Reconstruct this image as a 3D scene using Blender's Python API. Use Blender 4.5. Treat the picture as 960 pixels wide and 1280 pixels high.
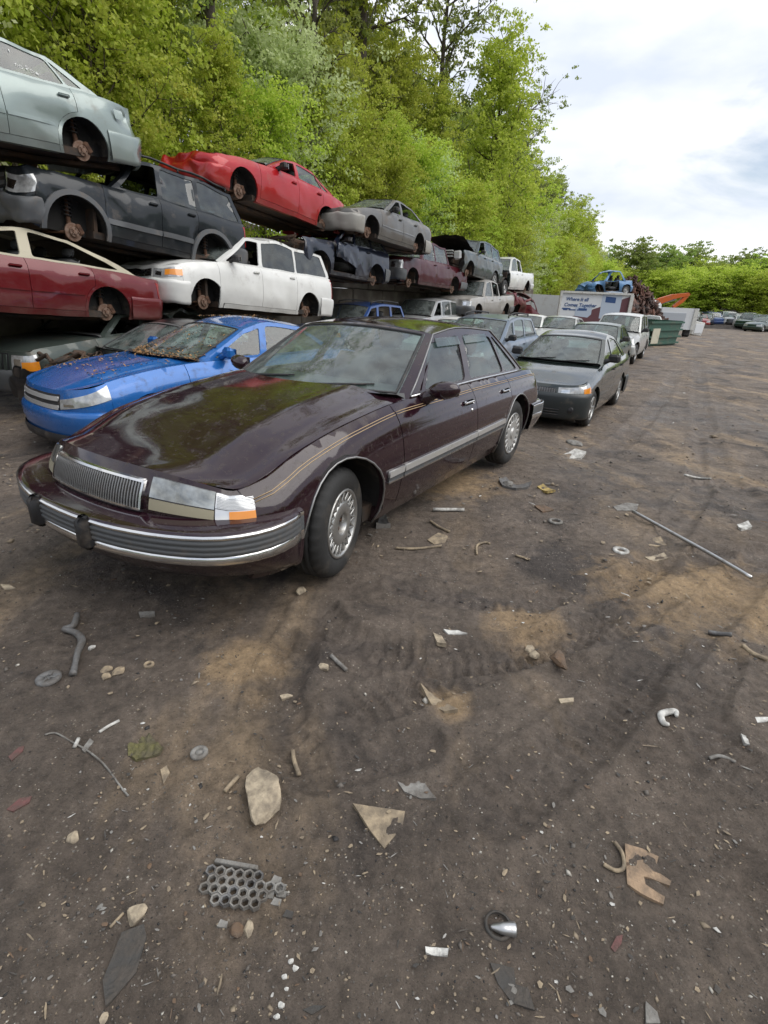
import bpy, math, random
import numpy as np
from mathutils import Vector, Matrix, Euler
from mathutils.geometry import delaunay_2d_cdt

for o in list(bpy.data.objects): bpy.data.objects.remove(o)
scn = bpy.context.scene
col = scn.collection
R = math.radians
PI = math.pi

# ------------------------------------------------------------------ camera
CF, CPITCH, CROLL, CH = 645.0, R(22.72), -0.0428, 1.552     # focal (px of a 960x1280 picture), tilt, roll, height
cam_d = bpy.data.cameras.new('camera'); cam = bpy.data.objects.new('camera', cam_d); col.objects.link(cam)
cam_d.sensor_fit = 'VERTICAL'; cam_d.sensor_height = 36; cam_d.lens = 36*CF/1280
cam_d.clip_start = 0.05; cam_d.clip_end = 3000
cam.matrix_world = Matrix.Translation((0, 0, CH)) @ Matrix.Rotation(PI/2-CPITCH, 4, 'X') @ Matrix.Rotation(CROLL*-1, 4, 'Z')
scn.camera = cam
scn.render.resolution_x = 768; scn.render.resolution_y = 1024

# ------------------------------------------------------------------ world, sun, exposure
SUN_EL, SUN_AZ = R(52), R(105)       # azimuth clockwise from +Y
w = bpy.data.worlds.new('World'); scn.world = w; w.use_nodes = True
nt = w.node_tree; nt.nodes.clear()
def wn(t, **k):
    n = nt.nodes.new(t)
    for a, b in k.items(): setattr(n, a, b)
    return n
out = wn('ShaderNodeOutputWorld'); bg = wn('ShaderNodeBackground')
sky = wn('ShaderNodeTexSky', sky_type='NISHITA', sun_disc=False, sun_elevation=SUN_EL, sun_rotation=SUN_AZ)
sky.air_density = 1.0; sky.dust_density = 2.0
tc = wn('ShaderNodeTexCoord'); mp = wn('ShaderNodeMapping'); mp.inputs['Scale'].default_value = (1.0, 1.0, 2.6)
n1 = wn('ShaderNodeTexNoise'); n1.inputs['Scale'].default_value = 2.3; n1.inputs['Detail'].default_value = 7; n1.inputs['Roughness'].default_value = .55
n1.inputs['Distortion'].default_value = .5
n2 = wn('ShaderNodeTexNoise'); n2.inputs['Scale'].default_value = 3.4; n2.inputs['Detail'].default_value = 6; n2.inputs['Roughness'].default_value = .5
r1 = wn('ShaderNodeValToRGB'); r1.color_ramp.elements[0].position = .30; r1.color_ramp.elements[1].position = .47
r2 = wn('ShaderNodeValToRGB'); e = r2.color_ramp.elements
e[0].position = .38; e[0].color = (5.4, 5.9, 6.9, 1); e[1].position = .66; e[1].color = (8.2, 8.2, 8.15, 1)
mx = wn('ShaderNodeMix', data_type='RGBA')
L = nt.links.new
L(tc.outputs['Generated'], mp.inputs['Vector']); L(mp.outputs[0], n1.inputs['Vector']); L(mp.outputs[0], n2.inputs['Vector'])
L(n1.outputs['Fac'], r1.inputs[0]); L(n2.outputs['Fac'], r2.inputs[0])
L(r1.outputs['Color'], mx.inputs[0]); L(sky.outputs[0], mx.inputs[6]); L(r2.outputs['Color'], mx.inputs[7])
L(mx.outputs[2], bg.inputs['Color']); bg.inputs['Strength'].default_value = 0.1
L(bg.outputs[0], out.inputs[0])
sl = bpy.data.lights.new('sun', 'SUN'); sl.energy = 1.5; sl.angle = R(60); sl.color = (1, .96, .9)
sun = bpy.data.objects.new('sun', sl); col.objects.link(sun)
sd = Vector((math.sin(SUN_AZ)*math.cos(SUN_EL), math.cos(SUN_AZ)*math.cos(SUN_EL), math.sin(SUN_EL)))
sun.rotation_euler = sd.to_track_quat('Z', 'Y').to_euler()
vs = scn.view_settings; vs.view_transform = 'Standard'; vs.look = 'None'; vs.exposure = 0.58; vs.gamma = 1
scn.render.engine = 'CYCLES'
scn.cycles.max_bounces = 8; scn.cycles.transparent_max_bounces = 12

# ------------------------------------------------------------------ picture -> place
def ray(px, py):
    a, b = px-480, 640-py; cr, sr = math.cos(CROLL), math.sin(CROLL)
    x, y = a*cr+b*sr, -a*sr+b*cr
    c, s = math.cos(CPITCH), math.sin(CPITCH)
    return Vector((x, CF*c+y*s, -CF*s+y*c))/CF
def ground_at(px, py, z=0.0):
    d = ray(px, py); t = (z-CH)/d.z
    return Vector((d.x*t, d.y*t, z))
def at_dist(px, py, Y):
    d = ray(px, py); t = Y/d.y
    return Vector((d.x*t, Y, CH+d.z*t))
YAW = R(30)                                   # direction of the rows of cars
DS = Vector((math.sin(YAW), math.cos(YAW), 0)); DN = Vector((math.cos(YAW), -math.sin(YAW), 0))
def row(s, n, z=0.0): return DS*s + DN*n + Vector((0, 0, z))

# ------------------------------------------------------------------ materials
MATS = {}
def mat(name, base=(.5, .5, .5), rough=.5, metal=0.0, coat=0.0, spec=.5, var=0.0, vscale=4.0, var2=None, bump=0.0, bscale=40.0, dirt=0.0, dirtcol=(.19, .15, .115), dscale=2.0, mud=0.0, trans=0.0, detail=6):
    if name in MATS: return MATS[name]
    m = bpy.data.materials.new(name); m.use_nodes = True; MATS[name] = m
    t = m.node_tree; p = t.nodes['Principled BSDF']; k = t.links.new
    def nd(ty): return t.nodes.new(ty)
    def noise(sc, de=detail, ro=.6):
        n = nd('ShaderNodeTexNoise'); n.inputs['Scale'].default_value = sc; n.inputs['Detail'].default_value = de; n.inputs['Roughness'].default_value = ro
        k(co.outputs['Object'], n.inputs['Vector']); return n
    def ramp(src, a, b):
        r = nd('ShaderNodeMapRange'); r.inputs[1].default_value = a; r.inputs[2].default_value = b; k(src, r.inputs[0]); return r.outputs[0]
    def mix(f, a, b):
        x = nd('ShaderNodeMix'); x.data_type = 'RGBA'
        if hasattr(f, 'default_value') and not isinstance(f, float): k(f, x.inputs[0])
        else: x.inputs[0].default_value = f
        for v, i in ((a, 6), (b, 7)):
            if isinstance(v, tuple): x.inputs[i].default_value = (*v, 1)
            else: k(v, x.inputs[i])
        return x.outputs[2]
    co = nd('ShaderNodeTexCoord')
    p.inputs['Roughness'].default_value = rough; p.inputs['Metallic'].default_value = metal
    p.inputs['Coat Weight'].default_value = coat; p.inputs['Coat Roughness'].default_value = .06
    p.inputs['Specular IOR Level'].default_value = spec
    c = tuple(base)
    cur = None
    if var:
        b2 = var2 or tuple(x*(1-var) for x in base)
        cur = mix(ramp(noise(vscale).outputs['Fac'], .35, .65), c, b2)
    if dirt or mud:
        src = cur if cur is not None else c
        f = None
        if dirt:
            a = ramp(noise(dscale, 8, .7).outputs['Fac'], .62-.28*dirt, .95-.2*dirt)
            f = a
        if mud:
            sx = nd('ShaderNodeSeparateXYZ'); k(co.outputs['Object'], sx.inputs[0])
            r = nd('ShaderNodeMapRange'); r.inputs[1].default_value = .55; r.inputs[2].default_value = .12; k(sx.outputs['Z'], r.inputs[0])
            ml = nd('ShaderNodeMath'); ml.operation = 'MULTIPLY'; k(r.outputs[0], ml.inputs[0]); k(ramp(noise(5, 8, .7).outputs['Fac'], .2, .8), ml.inputs[1])
            m2 = nd('ShaderNodeMath'); m2.operation = 'MULTIPLY'; k(ml.outputs[0], m2.inputs[0]); m2.inputs[1].default_value = mud
            if f is None: f = m2.outputs[0]
            else:
                ad = nd('ShaderNodeMath'); ad.operation = 'MAXIMUM'; k(f, ad.inputs[0]); k(m2.outputs[0], ad.inputs[1]); f = ad.outputs[0]
        cur = mix(f, src, tuple(dirtcol))
        rr = nd('ShaderNodeMapRange'); rr.inputs[3].default_value = rough; rr.inputs[4].default_value = .85; k(f, rr.inputs[0]); k(rr.outputs[0], p.inputs['Roughness'])
        if coat:
            rc = nd('ShaderNodeMapRange'); rc.inputs[3].default_value = coat; rc.inputs[4].default_value = 0; k(f, rc.inputs[0]); k(rc.outputs[0], p.inputs['Coat Weight'])
    if cur is None: p.inputs['Base Color'].default_value = (*c, 1)
    else: k(cur, p.inputs['Base Color'])
    if bump:
        b = nd('ShaderNodeBump'); b.inputs['Strength'].default_value = bump; b.inputs['Distance'].default_value = .02
        k(noise(bscale, 5, .6).outputs['Fac'], b.inputs['Height']); k(b.outputs[0], p.inputs['Normal'])
    return m
def glass(name, tint=(.55, .68, .66), refl=1.0, dust=.10):
    if name in MATS: return MATS[name]
    m = bpy.data.materials.new(name); m.use_nodes = True; MATS[name] = m
    t = m.node_tree; t.nodes.clear(); k = t.links.new; nd = t.nodes.new
    o = nd('ShaderNodeOutputMaterial'); tr = nd('ShaderNodeBsdfTransparent'); tr.inputs[0].default_value = (*tint, 1)
    gl = nd('ShaderNodeBsdfGlossy'); gl.inputs['Roughness'].default_value = .03; gl.inputs[0].default_value = (refl, refl, refl, 1)
    fr = nd('ShaderNodeFresnel'); fr.inputs[0].default_value = 1.55
    ge = nd('ShaderNodeNewGeometry'); io = nd('ShaderNodeMapRange'); io.inputs[3].default_value = 1.75; io.inputs[4].default_value = 1/1.75; k(ge.outputs['Backfacing'], io.inputs[0]); k(io.outputs[0], fr.inputs[0])
    m1 = nd('ShaderNodeMixShader'); k(fr.outputs[0], m1.inputs[0]); k(tr.outputs[0], m1.inputs[1]); k(gl.outputs[0], m1.inputs[2])
    df = nd('ShaderNodeBsdfDiffuse'); df.inputs[0].default_value = (.38, .43, .41, 1)
    co = nd('ShaderNodeTexCoord'); nz = nd('ShaderNodeTexNoise'); nz.inputs['Scale'].default_value = 6; nz.inputs['Detail'].default_value = 8
    k(co.outputs['Object'], nz.inputs['Vector'])
    mr = nd('ShaderNodeMapRange'); mr.inputs[1].default_value = .3; mr.inputs[2].default_value = .8; mr.inputs[3].default_value = dust*.4; mr.inputs[4].default_value = min(1, dust*2.2)
    k(nz.outputs['Fac'], mr.inputs[0])
    m2 = nd('ShaderNodeMixShader'); k(mr.outputs[0], m2.inputs[0]); k(m1.outputs[0], m2.inputs[1]); k(df.outputs[0], m2.inputs[2])
    k(m2.outputs[0], o.inputs[0]); return m
def paint(name, c, rough=.28, coat=.7, dirt=.35, mud=.6, metal=.25, **k):
    return mat('paint_'+name, c, rough, metal*.6, coat, spec=.25, dirt=dirt, mud=mud, var=.12, vscale=1.3, **k)

M_BLACK = mat('black_trim', (.018, .018, .02), .55, dirt=.35, dscale=6)
M_DARK = mat('dark_underbody', (.03, .026, .023), .9, var=.5, vscale=5, var2=(.085, .05, .03))
M_LINER = mat('wheel_liner', (.02, .019, .018), .9, dirt=.3)
M_RUST = mat('rusty_iron', (.16, .085, .05), .85, .2, var=.6, vscale=14, var2=(.07, .035, .022), bump=.3, bscale=60)
M_DISC = mat('brake_iron', (.24, .17, .13), .65, .4, var=.5, vscale=20, var2=(.15, .08, .05))
M_TYRE = mat('tyre_rubber', (.022, .022, .022), .75, dirt=.45, dirtcol=(.12, .1, .08), dscale=5, bump=.15, bscale=80)
M_CHROME = mat('chrome', (.72, .72, .72), .16, 1.0, dirt=.25, dirtcol=(.28, .26, .23), dscale=9)
M_BRIGHT = mat('bright_trim', (.70, .70, .69), .3, .55, .4, dirt=.2, dirtcol=(.3, .28, .25), dscale=9)
M_ALLOY = mat('alloy', (.45, .45, .44), .38, .85, dirt=.45, dirtcol=(.2, .165, .13), dscale=12)
M_STEEL = mat('dull_steel', (.3, .3, .3), .45, .8, dirt=.4, dscale=10)
M_GREYPL = mat('grey_plastic', (.10, .105, .11), .6, dirt=.4, dscale=5)
M_LENS = mat('lamp_lens', (.52, .53, .53), .12, .35, 1.0, var=.35, vscale=18, dirt=.25, dscale=8)
M_AMBER = mat('amber_lens', (.75, .26, .02), .2, 0, 1.0)
M_REDL = mat('red_lens', (.32, .015, .015), .2, 0, .8)
M_INT = mat('interior_grey', (.10, .10, .10), .85, var=.4, vscale=6, bump=.1)
M_INTT = mat('interior_tan', (.22, .18, .14), .85, var=.3, vscale=6)
M_WHITEP = mat('white_plastic', (.6, .6, .57), .6, dirt=.4, dscale=8)
G_CLEAR = glass('window_glass', (.50, .62, .60), 1, .09)
G_WIND = glass('windscreen_glass', (.50, .64, .60), 1, .17)
G_TINT = glass('tinted_glass', (.10, .12, .12), 1, .07)

# ------------------------------------------------------------------ mesh helpers
WARP = [None]                                   # a dent / crumple function for the car being built
def mk(name, V, F, m, parent=None, smooth=True, kind=None, warp=True):
    V = np.asarray(V, float).reshape(-1, 3)
    if WARP[0] is not None and warp: V = WARP[0](V.copy())
    me = bpy.data.meshes.new(name); me.from_pydata(V.tolist(), [], [tuple(int(i) for i in f) for f in F])
    if smooth: me.polygons.foreach_set('use_smooth', np.ones(len(me.polygons), bool))
    if m is not None: me.materials.append(m)
    o = bpy.data.objects.new(name, me); col.objects.link(o)
    if parent is not None: o.parent = parent
    if kind: o['kind'] = kind
    return o
def fast_mesh(name, V, F, m):                   # big meshes of equal-sized faces
    V = np.ascontiguousarray(V, np.float32); F = np.ascontiguousarray(F, np.int32); k = F.shape[1]
    me = bpy.data.meshes.new(name); me.vertices.add(len(V)); me.vertices.foreach_set('co', V.ravel())
    me.loops.add(F.size); me.loops.foreach_set('vertex_index', F.ravel())
    me.polygons.add(len(F)); me.polygons.foreach_set('loop_start', np.arange(0, F.size, k, dtype=np.int32))
    me.polygons.foreach_set('loop_total', np.full(len(F), k, np.int32))
    me.update(calc_edges=True)
    if m is not None: me.materials.append(m)
    return me
def tag(o, label=None, cat=None, group=None, kind=None):
    if label: o['label'] = label
    if cat: o['category'] = cat
    if group: o['group'] = group
    if kind: o['kind'] = kind
    return o
def empty(name, label, cat, group=None, M=None):
    o = bpy.data.objects.new(name, None); col.objects.link(o); o.empty_display_size = .2
    if M is not None: o.matrix_world = M
    return tag(o, label, cat, group)
class MB:
    """collects shapes into one mesh"""
    def __init__(s): s.V = []; s.F = []
    def add(s, V, F):
        b = len(s.V); s.V += [tuple(v) for v in np.asarray(V, float).tolist()]; s.F += [tuple(i+b for i in f) for f in F]; return s
    def box(s, c, d, rot=None, taper=1.0, bev=0.0):
        hx, hy, hz = d[0]/2, d[1]/2, d[2]/2; b = min(bev, hx*.9, hy*.9, hz*.9)
        P = []
        if b <= 0:
            for z, k in ((-hz, 1), (hz, taper)):
                P += [(-hx*k, -hy*k, z), (hx*k, -hy*k, z), (hx*k, hy*k, z), (-hx*k, hy*k, z)]
            F = [(0, 3, 2, 1), (4, 5, 6, 7), (0, 1, 5, 4), (1, 2, 6, 5), (2, 3, 7, 6), (3, 0, 4, 7)]
        else:
            def ring(x, y, z, cx): return [(-x+cx, -y, z), (x-cx, -y, z), (x, -y+cx, z), (x, y-cx, z), (x-cx, y, z), (-x+cx, y, z), (-x, y-cx, z), (-x, -y+cx, z)]
            P = ring(hx-b, hy-b, -hz, b) + ring(hx, hy, -hz+b, b) + ring(hx*taper, hy*taper, hz-b, b) + ring(hx*taper-b, hy*taper-b, hz, b)
            F = [tuple(range(7, -1, -1)), tuple(range(24, 32))]
            for r in range(3):
                for i in range(8): j = (i+1) % 8; F.append((r*8+i, r*8+j, r*8+8+j, r*8+8+i))
        P = np.array(P, float)
        if rot is not None: P = P @ np.array(Euler(rot).to_matrix()).T
        return s.add(P+np.array(c), F)
    def tube(s, pts, r, n=8, cap=True):
        pts = [Vector(p) for p in pts]; m = len(pts); rs = r if hasattr(r, '__len__') else [r]*m
        up = None; V = []
        for i, p in enumerate(pts):
            t = (pts[min(i+1, m-1)]-pts[max(i-1, 0)]).normalized()
            if up is None:
                up = t.cross(Vector((0, 0, 1)))
                if up.length < .1: up = t.cross(Vector((1, 0, 0)))
                up.normalize()
            else:
                up = (up - t*up.dot(t)); up.normalize()
            b = t.cross(up)
            for k in range(n):
                a = 2*PI*k/n; V.append(p+(up*math.cos(a)+b*math.sin(a))*rs[i])
        F = [(i*n+k, i*n+(k+1) % n, (i+1)*n+(k+1) % n, (i+1)*n+k) for i in range(m-1) for k in range(n)]
        if cap: F += [tuple(range(n-1, -1, -1)), tuple(range((m-1)*n, m*n))]
        return s.add([tuple(v) for v in V], F)
    def lathe(s, prof, n=24, axis='X', c=(0, 0, 0), close=False, mod=None):
        """prof: (radius, offset along axis)"""
        V = []; k = len(prof)
        for j in range(n):
            a = 2*PI*j/n
            for i, (r, o) in enumerate(prof):
                if mod: r = r+mod(i, j)
                x, y = r*math.cos(a), r*math.sin(a)
                V.append({'X': (o, x, y), 'Y': (x, o, y), 'Z': (x, y, o)}[axis])
        F = []
        for j in range(n):
            j2 = (j+1) % n
            for i in range(k-1+(1 if close else 0)):
                i2 = (i+1) % k; F.append((j*k+i, j2*k+i, j2*k+i2, j*k+i2))
        return s.add(np.array(V)+np.array(c), F)
    def prism(s, poly, z0, z1):
        n = len(poly); V = [(x, y, z0) for x, y in poly]+[(x, y, z1) for x, y in poly]
        F = [tuple(range(n-1, -1, -1)), tuple(range(n, 2*n))]+[(i, (i+1) % n, n+(i+1) % n, n+i) for i in range(n)]
        return s.add(V, F)
    def build(s, name, m, parent=None, smooth=False, warp=True, **k): return mk(name, s.V, s.F, m, parent, smooth, warp=warp, **k)

def cur(pts):
    """smooth curve through points"""
    P = np.array(sorted(pts), float); x, y = P[:, 0], P[:, 1]
    if len(x) == 1: return lambda t: np.full(np.shape(t), y[0])
    h = np.diff(x); dl = np.diff(y)/h; m = np.zeros(len(x)); m[0], m[-1] = dl[0], dl[-1]
    for i in range(1, len(x)-1): m[i] = 0 if dl[i-1]*dl[i] <= 0 else 2*dl[i-1]*dl[i]/(dl[i-1]+dl[i])
    def f(t):
        t = np.clip(np.asarray(t, float), x[0], x[-1]); i = np.clip(np.searchsorted(x, t, 'right')-1, 0, len(x)-2)
        s = (t-x[i])/h[i]
        return (2*s**3-3*s**2+1)*y[i]+(s**3-2*s**2+s)*h[i]*m[i]+(3*s**2-2*s**3)*y[i+1]+(s**3-s**2)*h[i]*m[i+1]
    return f
def inpoly(P, poly):
    x, y = P[:, 0], P[:, 1]; r = np.zeros(len(P), bool); n = len(poly)
    for i in range(n):
        x1, y1 = poly[i]; x2, y2 = poly[(i+1) % n]
        if y1 == y2: continue
        c = ((y1 > y) != (y2 > y)) & (x < (x2-x1)*(y-y1)/(y2-y1)+x1); r ^= c
    return r
def resample(poly, d):
    o = []; n = len(poly)
    for i in range(n):
        a, b = np.array(poly[i]), np.array(poly[(i+1) % n]); L_ = np.linalg.norm(b-a)
        if L_ < 1e-6: continue
        k = max(1, int(round(L_/d)))
        o += [a+(b-a)*j/k for j in range(k)]
    return np.array(o)
def rnd_corner(poly, r, n=4):
    o = []; m = len(poly)
    for i in range(m):
        p, a, b = [np.array(poly[j % m], float) for j in (i, i-1, i+1)]
        la, lb = np.linalg.norm(a-p), np.linalg.norm(b-p); rr = min(r, la*.45, lb*.45)
        A, B = p+(a-p)/la*rr, p+(b-p)/lb*rr
        for k in range(n+1):
            t = k/n; o.append(tuple((1-t)**2*A+2*t*(1-t)*p+t*t*B))
    return o
def cdt_panel(outer, holes, d):
    loops = [resample(outer, d)]+[resample(h, d) for h in holes]
    B = np.vstack(loops); E = []; b = 0
    for l in loops:
        n = len(l); E += [(b+i, b+(i+1) % n) for i in range(n)]; b += n
    lo, hi = loops[0].min(0), loops[0].max(0)
    gx, gy = np.meshgrid(np.arange(lo[0]+d/2, hi[0], d), np.arange(lo[1]+d/2, hi[1], d)); G = np.stack([gx.ravel(), gy.ravel()], 1)
    if len(G):
        G = G[inpoly(G, loops[0])]
        for h in loops[1:]: G = G[~inpoly(G, h)]
    if len(G):
        ds = np.sqrt(((G[:, None]-B[None])**2).sum(2)).min(1); G = G[ds > d*.45]
    P = np.vstack([B, G]) if len(G) else B
    v, e, f, *_ = delaunay_2d_cdt([Vector(p) for p in P], E, [], 0, 1e-6)
    v = np.array([tuple(q) for q in v]); f = np.array([t for t in f if len(t) == 3])
    c = v[f].mean(1); k = inpoly(c, loops[0])
    for h in loops[1:]: k &= ~inpoly(c, h)
    f = f[k]
    # boundary edges
    cnt = {}
    for t in f:
        for a, b2 in ((t[0], t[1]), (t[1], t[2]), (t[2], t[0])):
            key = (min(a, b2), max(a, b2)); cnt[key] = None if key in cnt else (a, b2)
    return v, f, [x for x in cnt.values() if x]
def panel(name, outer, holes, lift, m, parent, d=.08, lip=.02, lipv=None, mirror=False):
    v, f, be = cdt_panel(outer, holes, d)
    P = lift(v[:, 0], v[:, 1]); V = [tuple(p) for p in P]; F = [tuple(t) for t in f]
    if lip:
        Q = lipv(P, lip) if lipv else P-np.array([lip, 0, 0])
        idx = {}
        for a, b in be:
            for i in (a, b):
                if i not in idx: idx[i] = len(V); V.append(tuple(P[i])); V.append(tuple(Q[i]))
            F.append((idx[a], idx[a]+1, idx[b]+1, idx[b]))
    V = np.array(V)
    if mirror: V[:, 0] *= -1
    return mk(name, V, F, m, parent)
def gridmesh(name, P, m, parent, mask=None, **k):
    a, b = P.shape[:2]
    F = [(i*b+j, i*b+j+1, (i+1)*b+j+1, (i+1)*b+j) for i in range(a-1) for j in range(b-1) if mask is None or mask(i, j)]
    return mk(name, P.reshape(-1, 3), F, m, parent, **k)

# ------------------------------------------------------------------ numpy gradient noise
_rs = np.random.RandomState(7); _perm = np.tile(_rs.permutation(256), 3); _g = _rs.randn(256, 2); _g /= np.linalg.norm(_g, axis=1)[:, None]
def pn(x, y):
    xi, yi = np.floor(x).astype(int), np.floor(y).astype(int); xf, yf = x-xi, y-yi; xi &= 255; yi &= 255
    u, v = xf*xf*xf*(xf*(xf*6-15)+10), yf*yf*yf*(yf*(yf*6-15)+10)
    def g(a, b, dx, dy): q = _g[_perm[_perm[a]+b]]; return q[..., 0]*dx+q[..., 1]*dy
    a, b = g(xi, yi, xf, yf), g(xi+1, yi, xf-1, yf); c, d = g(xi, yi+1, xf, yf-1), g(xi+1, yi+1, xf-1, yf-1)
    return (a+(b-a)*u)*(1-v)+(c+(d-c)*u)*v
def fbm(x, y, o=4, g=.5):
    r = 0; a = 1
    for i in range(o): r = r+a*pn(x+i*17.3, y-i*9.1); x, y, a = x*2, y*2, a*g
    return r
# ------------------------------------------------------------------ car builder
# car coordinates: x = towards the car's left side, y = from the nose backwards (0 at mid wheelbase), z = up
SEC = [(0, .93), (.12, .965), (.42, 1.0), (.70, .99), (.86, .965), (.94, .935), (1, .89)]
DEF = dict(L=4.75, hw=.89, wb=2.7, fo=.95, r=.31, ar=.37, sill=.2, un=.06, nd=.42, e=2.5, tun=.06, tnd=.35, te=2.6,
           crown=.06, dcrown=.03, rcrown=.05, A0=1.7, A1=(2.35, 1.36), C1=(3.35, 1.36), C0=3.95, rail=1.40, rw=.60,
           wsb=.24, wst=.06, rwb=.16, rwt=.05, ud=(1.38, 2.55, 3.45), pil=[(2.58, 2.66, .05)], Aw=.06, Cw=.10,
           bt=.52, bb=.22, btr=.55, uf=.34, ur=.30, hs=.05, ths=.03, sec=SEC, d=.09, kind='sedan', lod=0,
           lamp=None, grille=None, tail=None, strip=None, wheels=('cover',)*4, glassw=G_WIND, glass=[1]*8, glassr=1, rough_res=1)
class Car:
    def __init__(c, **k):
        c.__dict__.update(DEF); c.__dict__.update(k)
        c.ze = cur(c.belt); c.s = cur(c.sec); c.u0 = c.fo+c.wb/2
        c.railf = cur([(c.A1[0], c.A1[1]), ((c.A1[0]*.6+c.C1[0]*.4), c.rail), (c.C1[0], c.C1[1])])
        c.ztop = c.rail
        c.thf = c.theta(c.uf, c.un, c.nd, c.e); c.thr = c.theta(c.ur, c.tun, c.tnd, c.te)
    @staticmethod
    def theta(u, un, nd, e): return math.acos(max(0, min(1, 1-(u-un)/nd))**(e/2))
    def B(c, u): return c.hw*(1-.035*((u-c.L*.52)/(c.L*.5))**2)
    def W(c, u):
        u = np.asarray(u, float)
        f = (1-np.clip(1-(u-c.un)/c.nd, 0, 1)**c.e)**(1/c.e); g = (1-np.clip(1-(c.L-u-c.tun)/c.tnd, 0, 1)**c.te)**(1/c.te)
        return c.B(u)*f*g
    def sv(c, u, z):                                   # half width of the side at (u, z)
        ze = c.ze(u); t = (z-c.sill)/(ze-c.sill); low = c.W(u)*c.s(np.clip(t, 0, 1))
        vb = c.W(u)*c.s(1.0); q = np.clip((z-ze)/(c.ztop-ze), 0, 1.2)
        um = (c.A1[0]+c.C1[0])/2; k = float(c.W(um)*c.s(1.0))-c.rw
        return np.where(z > ze, vb-k*q**1.15, low)
    def side(c, off=0.0):
        return lambda u, z: np.stack([c.sv(np.asarray(u, float), np.asarray(z, float))+off, np.asarray(u, float)-c.u0, np.asarray(z, float)], 1)
    def topz(c, u, v, cr):
        r = np.clip(np.abs(v)/np.maximum(c.W(np.clip(u, c.uf, c.L-c.ur))*c.s(1.0), .05), 0, 1); return c.ze(u)+cr*(1-r**c.__dict__.get('cexp', 2.2))
    def crn(c, u): return c.crown*np.clip((np.asarray(u)-c.un)/.5, c.__dict__.get('crn0', .35), 1)
    # plan path of nose or tail; returns u, v, outward normal
    def path(c, th, rear=False):
        th = np.asarray(th, float); un, nd, e = (c.tun, c.tnd, c.te) if rear else (c.un, c.nd, c.e)
        sn, cs = np.abs(np.sin(th))**(2/e), np.abs(np.cos(th))**(2/e)
        w = un+nd*(1-cs); u = c.L-w if rear else w
        v = c.B(u)*sn*np.sign(np.sin(th))
        a = np.clip(np.abs(th), .02, PI/2-.02)
        du = nd*(2/e)*np.cos(a)**(2/e-1)*np.sin(a); dv = c.hw*(2/e)*np.sin(a)**(2/e-1)*np.cos(a)
        l = np.hypot(du, dv); nu, nv = -dv/l, du/l*np.sign(np.sin(th)+1e-9)
        return u, v, (-nu if rear else nu), nv
    def th_of_v(c, v, rear=False):
        e = c.te if rear else c.e
        return np.sign(v)*np.arcsin(np.clip(np.abs(v)/(c.hw*.965), 0, 1)**(e/2))
    def fascia(c, th, q, off=0.0, rear=False):         # th along the nose, q 0 (bumper) .. 1 (hood edge)
        th, q = np.broadcast_arrays(np.asarray(th, float), np.asarray(q, float))
        u, v, nu, nv = c.path(th, rear); the = c.thr if rear else c.thf; hs = c.ths if rear else c.hs
        fade = np.clip(1-(np.abs(th)/the)**4, 0, 1); z0 = (c.btr if rear else c.bt)-.06+(0 if rear else c.__dict__.get('fcr', 0)*(1-(np.abs(th)/the)**2))
        ut, vt = u-nu*hs*fade, v-nv*hs*fade
        cr = (c.dcrown if rear else c.crn(ut)); zt = c.topz(ut, vt, cr)*1.0
        se = 1-c.s(1.0)
        z = z0+(zt-z0)*q
        ta = np.clip((z-c.sill)/(c.ze(u)-c.sill), 0, 1); ins = hs*q**2*fade+c.W(u)*(1-c.s(ta))*(1-fade)-off
        return np.stack([v-nv*ins, u-nu*ins-c.u0, z], -1)
    def hood_front(c, th, rear=False): return c.fascia(th, np.ones_like(th), 0, rear)
    # windscreen / rear window surface: t 0 bottom .. 1 top, s -1..1
    def screen(c, s, t, rear=False, off=0.0):
        s, t = np.broadcast_arrays(np.asarray(s, float), np.asarray(t, float))
        if rear: b0, b1, uu0, uu1, zt, sg, bow = c.rwb, c.rwt, c.C0, c.C1[0], c.C1[1], 1, .02
        else: b0, b1, uu0, uu1, zt, sg, bow = c.wsb, c.wst, c.A0, c.A1[0], c.A1[1], -1, .035
        z0 = float(c.ze(uu0)); z = z0+(zt-z0)*t; u = uu0+(uu1-uu0)*t
        v = c.sv(u, z+1e-4)*s
        k = 1-s*s; u = u+sg*(b0*(1-t)+b1*t)*k+sg*bow*4*t*(1-t)*k
        z = z+(c.rcrown*t+.02*(1-t))*k+off*.7
        return np.stack([v, u-c.u0+sg*off, z], -1)
    def arch(c, which):
        ua = c.fo if which == 'f' else c.fo+c.wb
        zc = c.r+.015; zb = c.sill; dx = math.sqrt(max(c.ar**2-(zc-zb)**2, .01)); a0 = math.atan2(zb-zc, -dx); a1 = math.atan2(zb-zc, dx)
        if a0 < 0: a0 += 2*PI
        return ua, zc, dx, [(ua+c.ar*math.cos(a), zc+c.ar*math.sin(a)*.985) for a in np.linspace(a0, a1, 19)]
    def winpoly(c, i):
        """side window between pillar i-1 and pillar i in side view"""
        P = [None]+list(c.pil)+[None]; a, b = P[i], P[i+1]; mt = .055
        def uA(z): q = (z-float(c.ze(c.A0)))/(c.A1[1]-float(c.ze(c.A0))); return c.A0+(c.A1[0]-c.A0)*q
        def uC(z): q = (z-float(c.ze(c.C0)))/(c.C1[1]-float(c.ze(c.C0))); return c.C0+(c.C1[0]-c.C0)*q
        zt = lambda u: float(c.railf(np.clip(u, c.A1[0], c.C1[0])))-mt
        zb = lambda u: float(c.ze(u))+.03
        if a: l0, l1 = a[0]+a[2], a[1]+a[2]
        else:
            l0 = uA(zb(c.A0))+c.Aw*2.1; l1 = uA(c.A1[1]-mt)+c.Aw*1.6
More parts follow.
